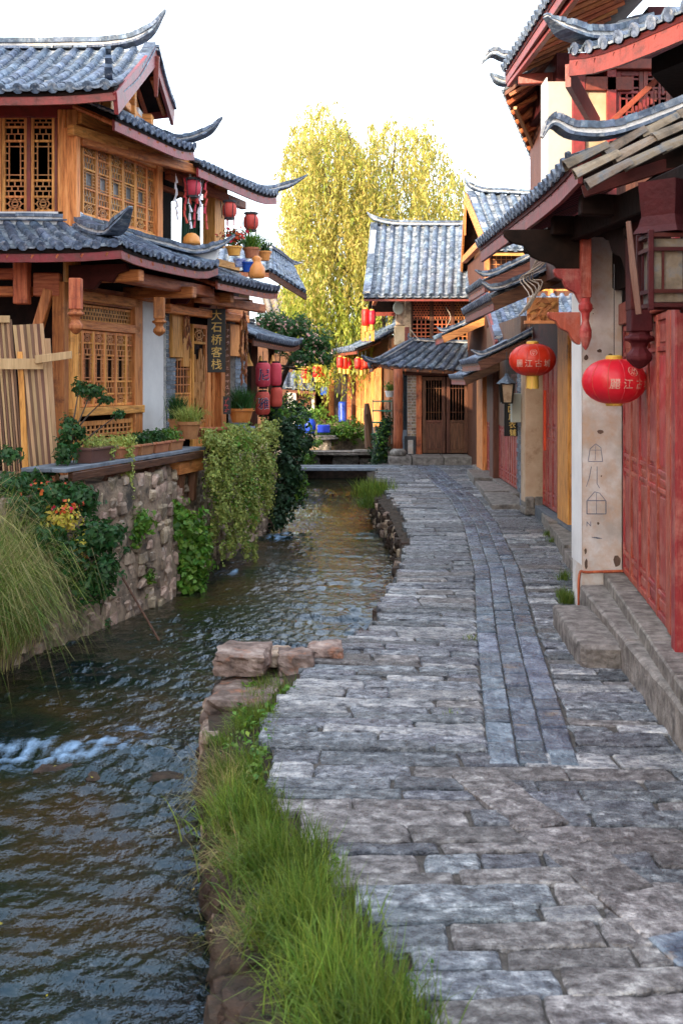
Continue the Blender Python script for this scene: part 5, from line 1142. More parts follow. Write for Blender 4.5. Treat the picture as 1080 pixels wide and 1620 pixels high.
MB().bar(TL + V((-.04, 0, -.15)), TL + V((-.04, 0, -1.0)), .05, .14, up=V((0, 1, 0)), taper=.6).build('gable_pendant', M['wood_v'], GH); MB().bar((3.08, 25.2, 5.12), (3.1, 28.8, 5.12), .12, .16).build('beam', M['wood_h'], GH)
MB().prism([(3.35, 25, 5.0), (3.35, 29, 5.0), (3.35, 27, 6.3)], (.1, 0, 0)).build('gable_wall', M['bwood_v'], GH)
MB().box((4.5, 27, 2.5), (2.6, 3.8, 5.0)).build('wall', M['bwood_v'], GH); GP = Pl((3.2, 25.08, 0), (1, 0, 0), (0, -1, 0))
for i in range(3): window(GH, GP, .05 + .7 * i, .7 + .7 * i, 4.05, 4.9, [('grid', 1)], name='window')
for i in range(4): MB().box((3.2 + .7 * i, 25.05, 4.5), (.1, .1, 1.1)).build('post', M['wood_v'], GH)
mb = MB(); sweep(mb, curve_pts([BL + V((.15, .3, .15)), BL + V((.12, .1, .2)), BL + V((.1, -.05, .38))], 4), [.12, .12, .12, .11, .1, .09, .08, .06, .05], [.2, .2, .18, .16, .14, .12, .1, .08, .05]); mb.build('ridge_ornament', M['tile'], GH)
# ------------------------------------------------------------------ small house beyond the inn with pink lanterns
H2 = thing('lantern_shop', 'small dark shop beyond the inn under a low tiled roof', 'house', (-1.9, 22, 0))
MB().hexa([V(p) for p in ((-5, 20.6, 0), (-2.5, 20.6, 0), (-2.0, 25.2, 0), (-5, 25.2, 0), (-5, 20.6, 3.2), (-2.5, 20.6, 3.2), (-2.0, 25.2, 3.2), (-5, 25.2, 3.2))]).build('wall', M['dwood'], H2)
roof(H2, (-2.5, 19.9, 3.32), (-2.0, 25.4, 3.3), (-1.52, 19.9, 2.86), (-.92, 25.4, 2.84), pitch=.19, sag=.03, fascia='bwood_h', curl=(0, .12))
ridge(H2, [(-2.5, 25.4, 3.34), (-1.7, 25.4, 3.05), (-1.1, 25.4, 2.92), (-.85, 25.4, 3.0)], .16, .14); ridge(H2, [(-2.5, 19.9, 3.34), (-2.2, 22.5, 3.34), (-2.0, 25.4, 3.34)], .15, .12, tip=False)
for d_ in (20.8, 23, 25): MB().bar((-2.0 + .11 * (d_ - 20.8), d_, .4), (-2.0 + .11 * (d_ - 20.8), d_, 3.1), .13, .13, up=V((0, 1, 0))).build('post', M['bwood_v'], H2, bev=.01)
for k, (x, z) in enumerate(((-1.75, 2.6), (-1.55, 2.55), (-1.35, 2.58))):
    o = MB().lathe((x, 21.3 + k * .5, z - .25), [(.02, .25), (.05, .12), (.09, .05), (.1, 0)], 8).build('yellow_bell', M['ochre']); tag(o, ('leftmost', 'middle', 'rightmost')[k] + ' small yellow bell ornament under the dark shop eave', 'ornament', 'yellow bell ornaments')
def lantern_tube(c, r_, h_, label, group, text=None, mat='lan2', fring=False):
    c = V(c); t = thing('paper_lantern', label, 'lantern', c - Z * h_ / 2, group)
    pr = [(r_ * .55, -h_ / 2), (r_ * .85, -h_ * .46), (r_, -h_ * .34), (r_, h_ * .34), (r_ * .85, h_ * .46), (r_ * .55, h_ / 2)]; pq = []
    for (a, b), (a2, b2) in zip(pr, pr[1:]):
        for k in range(4): t_ = k / 4; pq.append(((a + (a2 - a) * t_) * (1 - .02 * (k % 2)), b + (b2 - b) * t_))
    pq.append(pr[-1]); MB().lathe(c, pq, 20).build('shade', M[mat], t, smooth=True)
    MB().lathe(c - Z * h_ / 2, [(r_ * .58, -.03), (r_ * .58, .01)], 12).build('collar', M['goldm' if fring else 'black'], t); MB().lathe(c + Z * h_ / 2, [(r_ * .58, -.01), (r_ * .58, .03)], 12).build('collar', M['goldm' if fring else 'black'], t)
    MB().tube([c + Z * h_ / 2, c + Z * (h_ / 2 + .2)], .006, 4).build('cord', M['iron'], t)
    if text:
        letters(t, [(text, .03 * r_ / .13, 0, h_ * .5)], 'ink', lambda x, z: c + V((math.sin(x / r_) * (r_ + .008), -math.cos(x / r_) * (r_ + .008), z)))
        letters(t, [(text, .03 * r_ / .13, 0, h_ * .54)], 'paper', lambda x, z: c + V((math.sin(x / r_) * (r_ + .004), -math.cos(x / r_) * (r_ + .004), z)))
    if fring: MB().lathe(c - Z * (h_ / 2 + .03), [(r_ * .5, -.12), (r_ * .5, 0)], 14).build('fringe', M['goldm'], t)
    return t
M['ink'] = mk('dark_ink', [(.02, .02, .08)], 3, bump=0, rv=.02); M['paper'] = mk('white_paper', [(.75, .75, .8)], 3, bump=0, rv=.02)
g = 'pink red paper lanterns by the dark shop'
lantern_tube(P(416, 593, 20.3), .135, .44, 'upper left pink paper lantern with one big dark character', g, '尼'); lantern_tube(P(415.5, 638, 20.3), .13, .42, 'lower left pink paper lantern with a dark written character', g, '雅')
lantern_tube(P(436, 592, 20.8), .11, .42, 'upper right plain pink paper lantern', g); lantern_tube(P(437, 628, 20.8), .11, .36, 'lower right plain pink paper lantern', g)
# ------------------------------------------------------------------ lane and houses beyond the bridge
FA = Pl((1.2, 34, 0), (-.167, .986, 0), (-.986, -.167, 0)); sf = lambda px: FA.hit(px, 600)[0]
FH = thing('far_shop', 'far orange shop front with tall lattice doors beyond the bridge', 'house', (0, 40, .4))
MB().pbox(FA, -.5, 16, .0, 3.4, -4, -.12).build('wall', M['bwood_v'], FH)
a, b = sf(601), sf(563)
for i in range(5): window(FH, FA, a + (b - a) * i / 5, a + (b - a) * (i + 1) / 5, .62, 2.55, [('vert', .75), ('panel', .25)], mf='terra_o' if 0 else 'wood_v', ml='wood_v', fw=.06, t=.03, name='door_leaf')
a, b = sf(560), sf(549)
for i in range(3): window(FH, FA, a + (b - a) * i / 3, a + (b - a) * (i + 1) / 3, .7, 2.5, [('grid', .8), ('panel', .2)], mf='rwood_v', ml='rwood_v', fw=.05, t=.03, name='window')
a, b = sf(533), sf(520)
for i in range(4): window(FH, FA, a + (b - a) * i / 4, a + (b - a) * (i + 1) / 4, .7, 2.6, [('vert', .8), ('panel', .2)], mf='wood_v', ml='wood_v', fw=.07, t=.04, name='door_leaf')
a, b = sf(515), sf(503)
for i in range(3): window(FH, FA, a + (b - a) * i / 3, a + (b - a) * (i + 1) / 3, .8, 2.4, [('grid', .8), ('panel', .2)], mf='rwood_v', ml='rwood_v', fw=.07, t=.04, name='window')
for px in (561.5, 547, 534, 518, 502): MB().pbox(FA, sf(px) - .1, sf(px) + .1, .3, 3.0, -.1, .12).build('post', M['iron' if px in (534, 547) else 'bwood_v'], FH)
p0, p1, q0, q1 = FA.pt(-.6, 3.5, -.2), FA.pt(16, 3.5, -.2), FA.pt(-.6, 3.0, .9), FA.pt(16, 3.0, .9)
roof(FH, p0, p1, q0, q1, pitch=.3, tl=.35, sag=.03, fh=.12)
roof(FH, FA.pt(-.6, 5.2, -3), FA.pt(16, 5.2, -3), FA.pt(-.6, 3.5, -.2), FA.pt(16, 3.5, -.2), pitch=.35, tl=.4, sag=.06, raf=False, fascia=None)
# white cottage
WP = Pl((-2.6, 41, 0), (1, 0, 0), (0, -1, 0)); WH = thing('white_cottage', 'small white walled cottage with one wide window and grey roof beyond the bridge', 'house', (-1.8, 41, .3))
a, b, z0, z1 = WP.rect(455, 497, 612, 668); MB().pbox(WP, a, b, 0, z1, -2, 0).build('wall', M['white'], WH)
a, b, z0, z1 = WP.rect(468, 491, 613, 644); window(WH, WP, a, b, z0, z1, [('vert', 1)], mf='bwood_v', ml='bwood_v', fw=.06, t=.06, d=.06)
A0, B0 = P(448, 588, 43), P(496, 588, 43); A1, B1 = P(443, 612, 40.3), P(499, 616, 40.3); roof(WH, A0, B0, A1, B1, pitch=.3, tl=.35, sag=.03, fascia='bwood_h', raf=False)
# background roofs behind the inn and behind the tree
BK = thing('back_house', 'old grey roofed house standing behind the flower pot terrace', 'house', (-2.6, 24, 0))
A = P(425, 392, 25); B = P(462, 418, 27); C_ = P(425, 425, 23); D_ = P(484, 462, 25)
roof(BK, A, B, C_, D_, pitch=.2, sag=.02, fascia='bwood_h', raf=False, jit=2.2); MB().hexa([V((-6, 24, 0)), V((-2.2, 24.3, 0)), V((-2.1, 26, 0)), V((-6, 27, 0)), V((-6, 24, 4)), V((-2.2, 24.3, 4.3)), V((-2.1, 26, 4.2)), V((-6, 27, 4))]).build('wall', M['bwood_v'], BK)
roof(BK, (-5.5, 24.5, 5.1), A, (-5.5, 22.6, 4.4), C_, pitch=.22, sag=.03, raf=False, fascia='bwood_h')
ridge(BK, [A, A.lerp(B, .5), B, B + V((.25, .1, .05))], .15, .12)
BR2 = thing('far_house', 'distant house with a sunlit brown tiled roof behind the tree', 'house', (-3, 44, 0))
roof(BR2, P(415, 470, 47), P(500, 440, 47), P(425, 500, 43), P(500, 500, 43), pitch=.3, tl=.35, mat='tilew', fascia=None, raf=False, discs=False); MB().box((-2.3, 46, 2.0), (2.2, 4, 4.0)).build('wall', M['bwood_v'], BR2)
# far bank beyond the bridge, weir stones
mobj('bank', [(-3.5, 31.2, -1), (1.45, 31.2, -1), (1.45, 31.2, .02), (-3.5, 31.2, .02), (-3.5, 70, .02), (1.45, 70, .02)], [(0, 1, 2, 3), (3, 2, 5, 4)], M['soil'], kind='structure')
mobj('bank', [(-1.8, 33.6, 0), (1.3, 33.6, 0), (1.3, 33.6, .5), (-1.8, 33.6, .5), (-4.8, 75, .5), (6, 75, .5)], [(0, 1, 2, 3), (3, 2, 5, 4)], M['rmort'], kind='structure')
t = thing('stone_weir', 'stepped slabs and rubble of the little weir behind the plank bridge', 'weir', (0, 31.3, -.6))
for (c, s) in (((-.2, 31.0, .10), (2.4, .6, .10)), ((.75, 31.1, .12), (.9, .5, .12)), ((-.9, 31.2, -.18), (.6, .4, .35)), ((.1, 31.3, -.16), (.7, .4, .36)), ((.8, 31.3, -.2), (.6, .4, .3)), ((-.75, 32.9, .42), (1.2, .7, .12)), ((-.5, 33.0, .2), (.4, .4, .32)), ((-1.5, 31.2, -.2), (.5, .5, .5))): bigrock(c, s, M['step'], parent=t, name='weir_stone')
t = thing('plank_bridge', 'low grey plank bridge crossing the canal at the end of the lane', 'bridge', (0, 27.4, -.15))
for i in range(3): MB().box((.1, 27.05 + i * .33, -.03 + R.uniform(-.01, .01)), (2.5 + R.uniform(-.1, .1), .31, .07)).build('plank', M['brick'], t, bev=.008)
for x in (-.9, .95): MB().box((x, 27.4, -.14), (.14, 1.0, .12)).build('beam', M['dwood'], t)
for i, (px, py, r_, h_, lb) in enumerate(((474, 678, .13, .34, 'left blue plastic tub on the ledge beyond the bridge'), (490, 674, .17, .44, 'middle round blue plastic tub on the ledge beyond the bridge'))):
    c = P(px, py, 32.8); o = MB().lathe(c - Z * h_ / 2, [(r_ * .8, 0), (r_, h_ * .3), (r_, h_ * .75), (r_ * .6, h_), (r_ * .1, h_ * 1.02)], 14).build('plastic_tub', M['blue'], smooth=True); tag(o, lb, 'tub', 'blue tubs on the far ledge')
o = MB().box(P(512, 678, 32.8), (.36, .3, .22)).build('plastic_crate', M['blue'], bev=.02); tag(o, 'blue plastic crate beside the round tubs on the far ledge', 'crate')
c = P(542, 650, 38); mb = MB(); mb.lathe(c - Z * .35, [(.14, 0), (.15, .05), (.14, .08), (.15, .35), (.14, .38), (.15, .6), (.13, .66)], 14); o = mb.build('plastic_barrel', M['blue'], smooth=True); tag(o, 'tall blue plastic barrel standing by the dark post of the far shop', 'barrel')
# wooden stump posts beside the bridge
t = thing('wooden_stump', 'weathered split wooden stump standing at the right end of the bridge', 'stump', P(582, 700, 30)); MB().tube(curve_pts([P(586, 708, 30), P(583, 680, 30), P(581, 655, 30), P(580, 638, 30)], 3), [.15, .14, .13, .12, .11, .11, .10, .09, .07, .06], 8).build('trunk', M['bwood_v'], t); MB().tube([P(587, 706, 30), P(579, 655, 29.9)], [.06, .03], 6).build('splinter', M['bwood_v'], t)
# green wire stand with pots
t = thing('plant_stand', 'green wire plant stand beside the wooden column of the corner house', 'plant stand', P(605, 690, 29.5)); c = P(604, 665, 29.5); 
for k, z in enumerate((-.35, -.05, .25, .5)): MB().box(c + V((0, 0, z)), (.5, .3, .03)).build('shelf', mk('green_enamel%d' % k, [(.02, .18, .12), (.04, .26, .18)], 4), t)
for x in (-.24, .24): MB().bar(c + V((x, -.14, -.6)), c + V((x, -.14, .55)), .02, .02, up=V((0, 1, 0))).build('leg', M['greybox'], t)
# red lanterns strung along the far eave
g = 'red lanterns strung along the far shop eave'; k = 0
for (px, py, D) in ((482, 590, 40), (487, 590, 41), (500, 588, 37), (506, 588, 38), (512, 589, 39), (538, 573, 34), (545, 575, 35), (551, 575, 36), (566, 575, 31), (572, 577, 31.6), (578, 575, 31)):
    lb = ['first', 'second', 'third', 'fourth', 'fifth', 'sixth', 'seventh', 'eighth', 'ninth', 'tenth', 'last'][k] + ' from the left of the red lanterns strung under the far eaves'; k += 1
    lantern_tube(P(px, py, D), .10 * D / 33, .32 * D / 33, lb, g, None, 'lan', True)
for i, (px, py, h_) in enumerate(((578, 502, .5), (588, 502, .42))): lantern_tube(P(px, py, 33), .11, h_, ('left', 'right')[i] + ' tall red lantern hanging high in the willow above the far shop', 'tall lanterns in the willow', None, 'lan', True)
for i, px in enumerate((574, 581, 589)):
    o = MB().box(P(px, 527, 33), (.10, .02, .45)).build('lantern_streamer', M['ochre']); tag(o, ('left', 'middle', 'right')[i] + ' orange streamer hanging below the tall red lanterns', 'streamer', 'orange streamers')
# street wall lamp sign
o = MB().box(P(512, 618, 39.5), (.22, .05, .28)).build('small_sign', M['blue']); tag(o, 'little blue hanging sign on the far shop front', 'sign')
# ------------------------------------------------------------------ unseen house added at left to shade the lane
NH = thing('unseen_shade_house', 'unseen timber house added left of the picture to shade the lane', 'house', (-9, 4, 0))
MB().box((-9.5, 2.5, 3.3), (6, 17, 6.6)).build('wall', M['rwood_v'], NH); roof(NH, (-9.5, -6.5, 8.6), (-9.5, 11.5, 8.6), (-5.6, -6.5, 6.6), (-5.6, 11.5, 6.6), pitch=.5, tl=.5, raf=False, discs=False); roof(NH, (-9.5, 11.5, 8.6), (-9.5, -6.5, 8.6), (-13.4, 11.5, 6.6), (-13.4, -6.5, 6.6), pitch=.6, tl=.6, raf=False, discs=False)
MB().box((-6.55, 2.5, .1), (.1, 17, 2)).build('base', M['rubble'], NH)
# ------------------------------------------------------------------ vegetation kit
RS = np.random.RandomState(21)
def leafmesh(name, pos, nrm, ln, mat, parent=None, aspect=.5, down=0.0, rnd=None, kind=None, fold=True, origin=None):
    n = len(pos); d = RS.normal(size=(n, 3)); d[:, 2] -= down; d -= nrm * (d * nrm).sum(1)[:, None] * .7; d /= np.linalg.norm(d, axis=1)[:, None] + 1e-9
    s = np.cross(d, nrm); s /= np.linalg.norm(s, axis=1)[:, None] + 1e-9; nn = np.cross(s, d); L = (ln * RS.uniform(.65, 1.3, n))[:, None]
    a = pos - d * L * .5; b = pos + s * L * aspect * .5 + nn * L * .08; c = pos + d * L * .5 - Z3 * L * .1; e = pos - s * L * aspect * .5 + nn * L * .08
    vs = np.stack([a, b, c, e], 1).reshape(-1, 3); fs = np.arange(4 * n).reshape(n, 4)
    return npobj(name, vs, fs, mat, parent, rnd=rnd if rnd is not None else RS.uniform(0, 1, n), kind=kind, origin=origin)
Z3 = np.array([0, 0, 1.0])
def blob_leaves(blobs, dens=1.0, seedn=0):
    """blobs: (centre, (rx,ry,rz), count) -> positions, normals, clump value"""
    P_, N_ = [], []
    for c, r, n in blobs:
        n = int(n * dens); d = RS.normal(size=(n * 2, 3)); d /= np.linalg.norm(d, axis=1)[:, None]
        rad = RS.uniform(0, 1, n * 2) ** .45
        lump = 1 + .28 * np.sin(d[:, 0] * 5 + seedn) * np.sin(d[:, 1] * 4 + 1) + .22 * np.sin(d[:, 2] * 7 + d[:, 0] * 6 + seedn)
        keep = np.sin(d[:, 0] * 9 + c[0] * 7) * np.sin(d[:, 2] * 8 + rad * 5 + c[2]) > RS.uniform(-1.2, .6, n * 2)
        p = np.array(c)[None] + d * rad[:, None] * lump[:, None] * np.array(r)[None]; P_.append(p[keep][:n]); N_.append(d[keep][:n])
    p = np.concatenate(P_); nrm = np.concatenate(N_); nrm[:, 2] += .5; nrm += RS.normal(size=nrm.shape) * .5; nrm /= np.linalg.norm(nrm, axis=1)[:, None]
    q = .5 + .25 * np.sin(p[:, 0] * 9) * np.sin(p[:, 2] * 8 + p[:, 1] * 3) + RS.normal(size=len(p)) * .15
    return p, nrm, np.clip(q, 0, .999)
def bpx(L, thick=.5):
    """pixel blobs (px, py, D, rx, ry, n[, depth])"""
    out = []
    for b in L:
        px, py, D, rx, ry, n = b[:6]; dd = b[6] if len(b) > 6 else thick; out.append((P(px, py, D), (rx * D / FP, dd / 2 + rx * D / FP * .4, ry * D / FP), n))
    return out
def shrub(name, label, cat, base, L, size, mat, group=None, stems=6, aspect=.55, down=.2, part='foliage', thick=.5, extra=None, ident=None):
    t = thing(name, label, cat, base, group); bl = bpx(L, thick); p, n, q = blob_leaves(bl, seedn=base[0]); leafmesh(part, p, n, size, M[mat], t, aspect, down, q, kind='stuff')
    if stems:
        mb = MB(); b0 = V(base)
        for i in range(stems):
            c = V(bl[i % len(bl)][0]); mb.tube(curve_pts([b0 + V((R.uniform(-.05, .05), R.uniform(-.05, .05), 0)), b0.lerp(c, .5) + V((R.uniform(-.08, .08), 0, R.uniform(-.02, .1))), c], 3), [.014, .013, .012, .010, .009, .007, .005], 5)
        mb.build('stem', M['bark'], t, kind='stuff')
    for (pn, m_, L2, s2, a2) in (extra or []):
        p, n, q = blob_leaves(bpx(L2, thick)); leafmesh(pn, p, n, s2, M[m_], t, a2, .1, q, kind='stuff')
    return t
ACC = {}
def blades(name, roots, ln, mat, parent=None, lean=(0, 0), spread=.5, width=.006, droop=.6, kind='stuff', rnd=None, K=4, origin=None):
    n = len(roots); a = RS.uniform(0, 2 * np.pi, n); d = np.stack([np.cos(a) * spread * RS.uniform(.2, 1, n) + lean[0], np.sin(a) * spread * RS.uniform(.2, 1, n) + lean[1]], 1)
    L = ln * RS.uniform(.55, 1.25, n); side = np.stack([-np.sin(a + RS.normal(size=n)), np.cos(a + RS.normal(size=n)), np.zeros(n)], 1); rows = []
    for k in range(K + 1):
        t = k / K; z = L * (t - droop * t * t * RS.uniform(.6, 1.25, n) * np.clip(np.linalg.norm(d, axis=1) * 1.3, .2, 2)); xy = d * (L * t ** 1.35)[:, None]
        c = roots + np.concatenate([xy, z[:, None]], 1); w_ = width * (1 - t ** 1.6) + width * .08; rows += [c - side * w_ / 2, c + side * w_ / 2]
    vs = np.stack(rows, 1).reshape(-1, 3); b = np.arange(n)[:, None] * (2 * K + 2); fs = np.concatenate([np.stack([b[:, 0] + 2 * k, b[:, 0] + 2 * k + 1, b[:, 0] + 2 * k + 3, b[:, 0] + 2 * k + 2], 1)[:, None] for k in range(K)], 1).reshape(-1, 4)
    q = np.repeat(rnd if rnd is not None else RS.uniform(0, 1, n), K)
    if name == 'acc': ACC.setdefault(mat.name, [mat, [], [], [], 0]); A = ACC[mat.name]; A[1].append(vs); A[2].append(fs + A[4]); A[3].append(q); A[4] += len(vs); return None
    return npobj(name, vs, fs, mat, parent, rnd=q, kind=kind, origin=origin)
# ------------------------------------------------------------------ willow
t = thing('willow_tree', 'tall golden willow with hanging strands rising behind the corner house', 'tree', (1.9, 37.5, .4))
D0 = 37.5; mb = MB()
mb.tube(curve_pts([(1.9, 37.5, .4), (1.75, 37.5, 2.0), (1.35, 37.4, 3.6), (1.1, 37.4, 5.2), (.9, 37.3, 7.0)], 4), [.26, .25, .24, .23, .22, .2, .19, .18, .17, .16, .15, .14, .13, .12, .11, .1, .09], 10)
mb.build('trunk', M['bark'], t, smooth=True)
limbs = [((1.1, 37.4, 5.2), (-.1, 37.2, 7.6), (-.9, 37, 9.8)), ((1.2, 37.4, 4.4), (-.3, 37, 6.2), (-1.4, 36.8, 7.8)), ((.9, 37.3, 7), (.5, 37.2, 9), (.1, 37.2, 10.6)), ((1.3, 37.4, 4), (2.2, 37.6, 6.5), (2.5, 37.8, 9.8)), ((1.3, 37.4, 3.6), (2.9, 37.5, 5.6), (3.6, 37.6, 8.6)), ((1.35, 37.4, 3.6), (.2, 37, 4.8), (-1.1, 36.6, 5.6)), ((.95, 37.3, 6.5), (1.6, 37.4, 8.5), (1.8, 37.4, 10.4)), ((1.75, 37.5, 2.2), (1.5, 36.6, 3.0), (1.2, 36.0, 4.6))]
for l in limbs: MB().tube(curve_pts(l, 5), [.10, .09, .08, .075, .07, .06, .05, .04, .03, .02, .01], 7).build('limb', M['bark'], t, smooth=True)
top = [(444, 300), (452, 240), (462, 225), (470, 180), (482, 200), (495, 165), (512, 175), (520, 160), (535, 200), (545, 190), (560, 222), (578, 228), (592, 200), (605, 215), (618, 188), (632, 210), (645, 180), (660, 215), (672, 195), (690, 235), (704, 225), (716, 275), (732, 290), (740, 330)]
def topy(x): return interp(top, x)
pos, nr, rn, grn = [], [], [], []
for i in range(3700):
    x = RS.uniform(446, 738); 
    if RS.rand() < .25: x = RS.uniform(455, 600)
    ty = topy(x); u_ = RS.rand(); maxy = 545 if x < 600 else 470 if x < 650 else 400
    y = ty + (maxy - ty) * (u_ ** 1.25); 
    pass
    if x > 600 and y < 330 and RS.rand() < .15: continue
    if x > 680 and RS.rand() < .3: continue
    if math.sin(x * .11 + 1.3 * math.sin(y * .03)) * math.sin(y * .045 + x * .03) > .35 and RS.rand() < .5: continue
    if y < ty + 14 and RS.rand() < .6: continue
    ty += 0; D = RS.uniform(35.6, 39.6); L = RS.uniform(25, 120) * (1.0 if y > ty + 40 else .6); n = int(L / 3.1)
    s = np.linspace(0, 1, n); lean = RS.normal() * 6
    if y < ty + 30: lean += (x - 540) * .05
    xx_ = x + lean * np.sin(s * 1.6) + RS.normal(size=n) * 2.6; yy_ = y - 10 * np.sin(np.minimum(s * 5, 1.57)) + L * s + RS.normal(size=n) * 1.5
    if x < 470: yy_ = np.minimum(yy_, 520 + RS.uniform(0, 30))
    p = np.stack([(xx_ - 540) / FP * D, np.full(n, D) + RS.normal(size=n) * .05, EYE - (yy_ - 600) / FP * D], 1)
    pos.append(p); a = RS.uniform(0, 6.28, n); nr.append(np.stack([np.cos(a), np.sin(a), RS.uniform(0, .6, n)], 1)); rn.append(np.clip(np.full(n, RS.rand()) * .6 + RS.uniform(0, .4, n), 0, .999))
    grn.append(np.full(n, 1.0 * (RS.rand() < np.clip((y + L / 2 - 430) / 110, .06, .93)) ))  # green strands low down, sunlit gold painted higher up
for i in range(95):   # loose sprigs breaking the outline
    x = RS.uniform(446, 738); y = topy(x) + RS.uniform(-4, 26); D = RS.uniform(36, 39); n = RS.randint(8, 22); s = np.linspace(0, 1, n); dx = RS.uniform(-1, 1) * 26; hh = RS.uniform(6, 26); dr = RS.uniform(10, 46)
    if x < 470: dx = -abs(dx) * .6
    xx_ = x + dx * s + RS.normal(size=n) * 1.6; yy_ = y - hh * np.sin(s * 2.2) + dr * s * s + RS.normal(size=n) * 1.4
    p = np.stack([(xx_ - 540) / FP * D, np.full(n, D), EYE - (yy_ - 600) / FP * D], 1); pos.append(p); a = RS.uniform(0, 6.28, n); nr.append(np.stack([np.cos(a), np.sin(a), RS.uniform(0, .6, n)], 1)); rn.append(RS.uniform(0, .999, n)); grn.append(np.zeros(n))
pos = np.concatenate(pos); nr = np.concatenate(nr); nr /= np.linalg.norm(nr, axis=1)[:, None]; rn = np.concatenate(rn); grn = np.concatenate(grn) > .5
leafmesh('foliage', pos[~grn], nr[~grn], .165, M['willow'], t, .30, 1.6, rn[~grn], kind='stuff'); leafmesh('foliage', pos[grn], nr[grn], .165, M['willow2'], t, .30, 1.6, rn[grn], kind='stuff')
# ------------------------------------------------------------------ blossom tree behind the little shop
t = thing('blossom_tree', 'broad leafy tree with pale blossoms between the inn and the willow', 'tree', (-1.6, 27.5, .4))
MB().tube(curve_pts([(-1.7, 27.5, .2), (-1.6, 27.5, 1.5), (-1.3, 27.4, 2.4), (-.9, 27.3, 3.0)], 4), .07, 7).build('trunk', M['bark'], t, smooth=True)
L = [(430, 510, 27.5, 28, 18, 1300), (465, 520, 27, 30, 22, 1500), (500, 540, 26.8, 26, 22, 1200), (480, 565, 26.5, 26, 16, 800), (515, 565, 26.6, 14, 14, 400), (440, 545, 27, 20, 16, 500)]
p, n, q = blob_leaves(bpx(L, 1.2)); leafmesh('foliage', p, n, .10, M['ivy'], t, .5, .2, q, kind='stuff'); p, n, q = blob_leaves(bpx(L, 1.5), .10); leafmesh('blossom', p, n, .07, M['pinkf'], t, .9, 0, q, kind='stuff')
for i in range(5): MB().tube(curve_pts([(-1.3, 27.4, 2.4), P(R.uniform(430, 500), R.uniform(560, 590), 26.8), P(R.uniform(425, 520), R.uniform(520, 600), 26.4)], 4), [.035, .03, .025, .022, .02, .016, .012, .01, .006], 5).build('branch', M['bark'], t)
# ------------------------------------------------------------------ grass along the paving edge
rts = []
def strip_roots(d0, d1, n, w=1.0):
    for i in range(n):
        d = RS.uniform(d0, d1); a, b = interp(RB, d) - .04, interp(EDGE, d) + .03; u_ = RS.uniform(.4, 1) if d > 6.9 else RS.beta(1.3, 1.3) if d > 5.3 else RS.uniform(.45, 1)
        c = .55 + .45 * math.sin(d * 4.2) * math.sin(u_ * 5 + d * 2)
        if RS.rand() < c: rts.append((a + (b - a) * u_, d, -.10 + .06 * u_))
strip_roots(3.2, 7.9, 2600); rts = np.array(rts)
q = .5 + .3 * np.sin(rts[:, 0] * 14 + rts[:, 1] * 5) * np.sin(rts[:, 1] * 9) + RS.normal(size=len(rts)) * .15
big = rts[:, 1] < 5.7
g_ = thing('grass_strip', 'unused', 'grass', (0, 0, 0)) if 0 else None
blades('acc', rts[big], .21, M['grass'], None, lean=(-.05, .1), spread=.55, width=.0045, droop=.55, rnd=np.clip(q[big], 0, .999))
blades('acc', rts[~big], .13, M['grass'], None, lean=(-.1, .0), spread=.6, width=.004, droop=.5, rnd=np.clip(q[~big], 0, .999))
# the bigger tufts
def tuft(c, n, ln, mat, spread=.5, width=.005, droop=.6, r=.1, lean=(0, 0), label='long grass tuft', ident=None):
    c = np.array(c); rr_ = c[None] + RS.normal(size=(n, 3)) * np.array([r, r, .01])[None]; return blades('acc', rr_, ln, M[mat], None, lean, spread, width, droop, rnd=np.clip(RS.uniform(.0, .7) + RS.uniform(0, .3, n), 0, .999))
for i in range(66):
    d = R.uniform(3.3, 8.0); a_, b_ = interp(RB, d), interp(EDGE, d); u_ = R.uniform(.5, .85) if d > 6.9 else R.uniform(.15, .75) if d > 5.6 else R.uniform(.4, .8); k = 1.35 if d < 5 else 1.05 if d < 6 else .7
    tuft((a_ + (b_ - a_) * u_, d, -.08), int(150 * k), R.uniform(.14, .24) * k, 'grass' if R.random() < .93 else 'dry', R.uniform(.45, .8), .0048, R.uniform(.5, .8), .035, (R.uniform(-.65, .15), R.uniform(-.45, .15)))
for (x, d, n, l) in ((-.16, 4.35, 700, .36), (-.02, 3.9, 800, .36), (.14, 3.62, 700, .33), (-.32, 4.9, 600, .34), (-.5, 5.45, 450, .28)): tuft((x, d, -.06), n, l, 'grass', .65, .005, .75, .08, (-.2, -.15))
for (x, d) in ((-.45, 5.1), (-.6, 5.9), (-.3, 4.4), (-.62, 6.3)): tuft((x, d, -.12), 130, .32, 'dry', .5, .004, .95, .06, (-.55, -.1))
tuft((.66, 21.8, -.15), 900, .40, 'grass', .5, .012, .6, .18, (-.2, 0)); tuft((.62, 21.0, -.25), 500, .35, 'grass', .6, .012, .9, .15, (-.4, 0))
for (px, py, n, ln) in ((868, 848, 160, .1), (875, 858, 130, .09), (893, 918, 160, .13), (897, 955, 260, .15), (890, 945, 120, .12), (834, 812, 80, .08), (788, 770, 60, .08), (742, 1012, 30, .05), (715, 1130, 20, .04)):
    tuft(G(px, py, .0), n, ln, 'grass', .6, .005, .5, .035)
for A in ACC.values(): npobj('grass', np.concatenate(A[1]), np.concatenate(A[2]), A[0], None, rnd=np.concatenate(A[3]), kind='stuff')
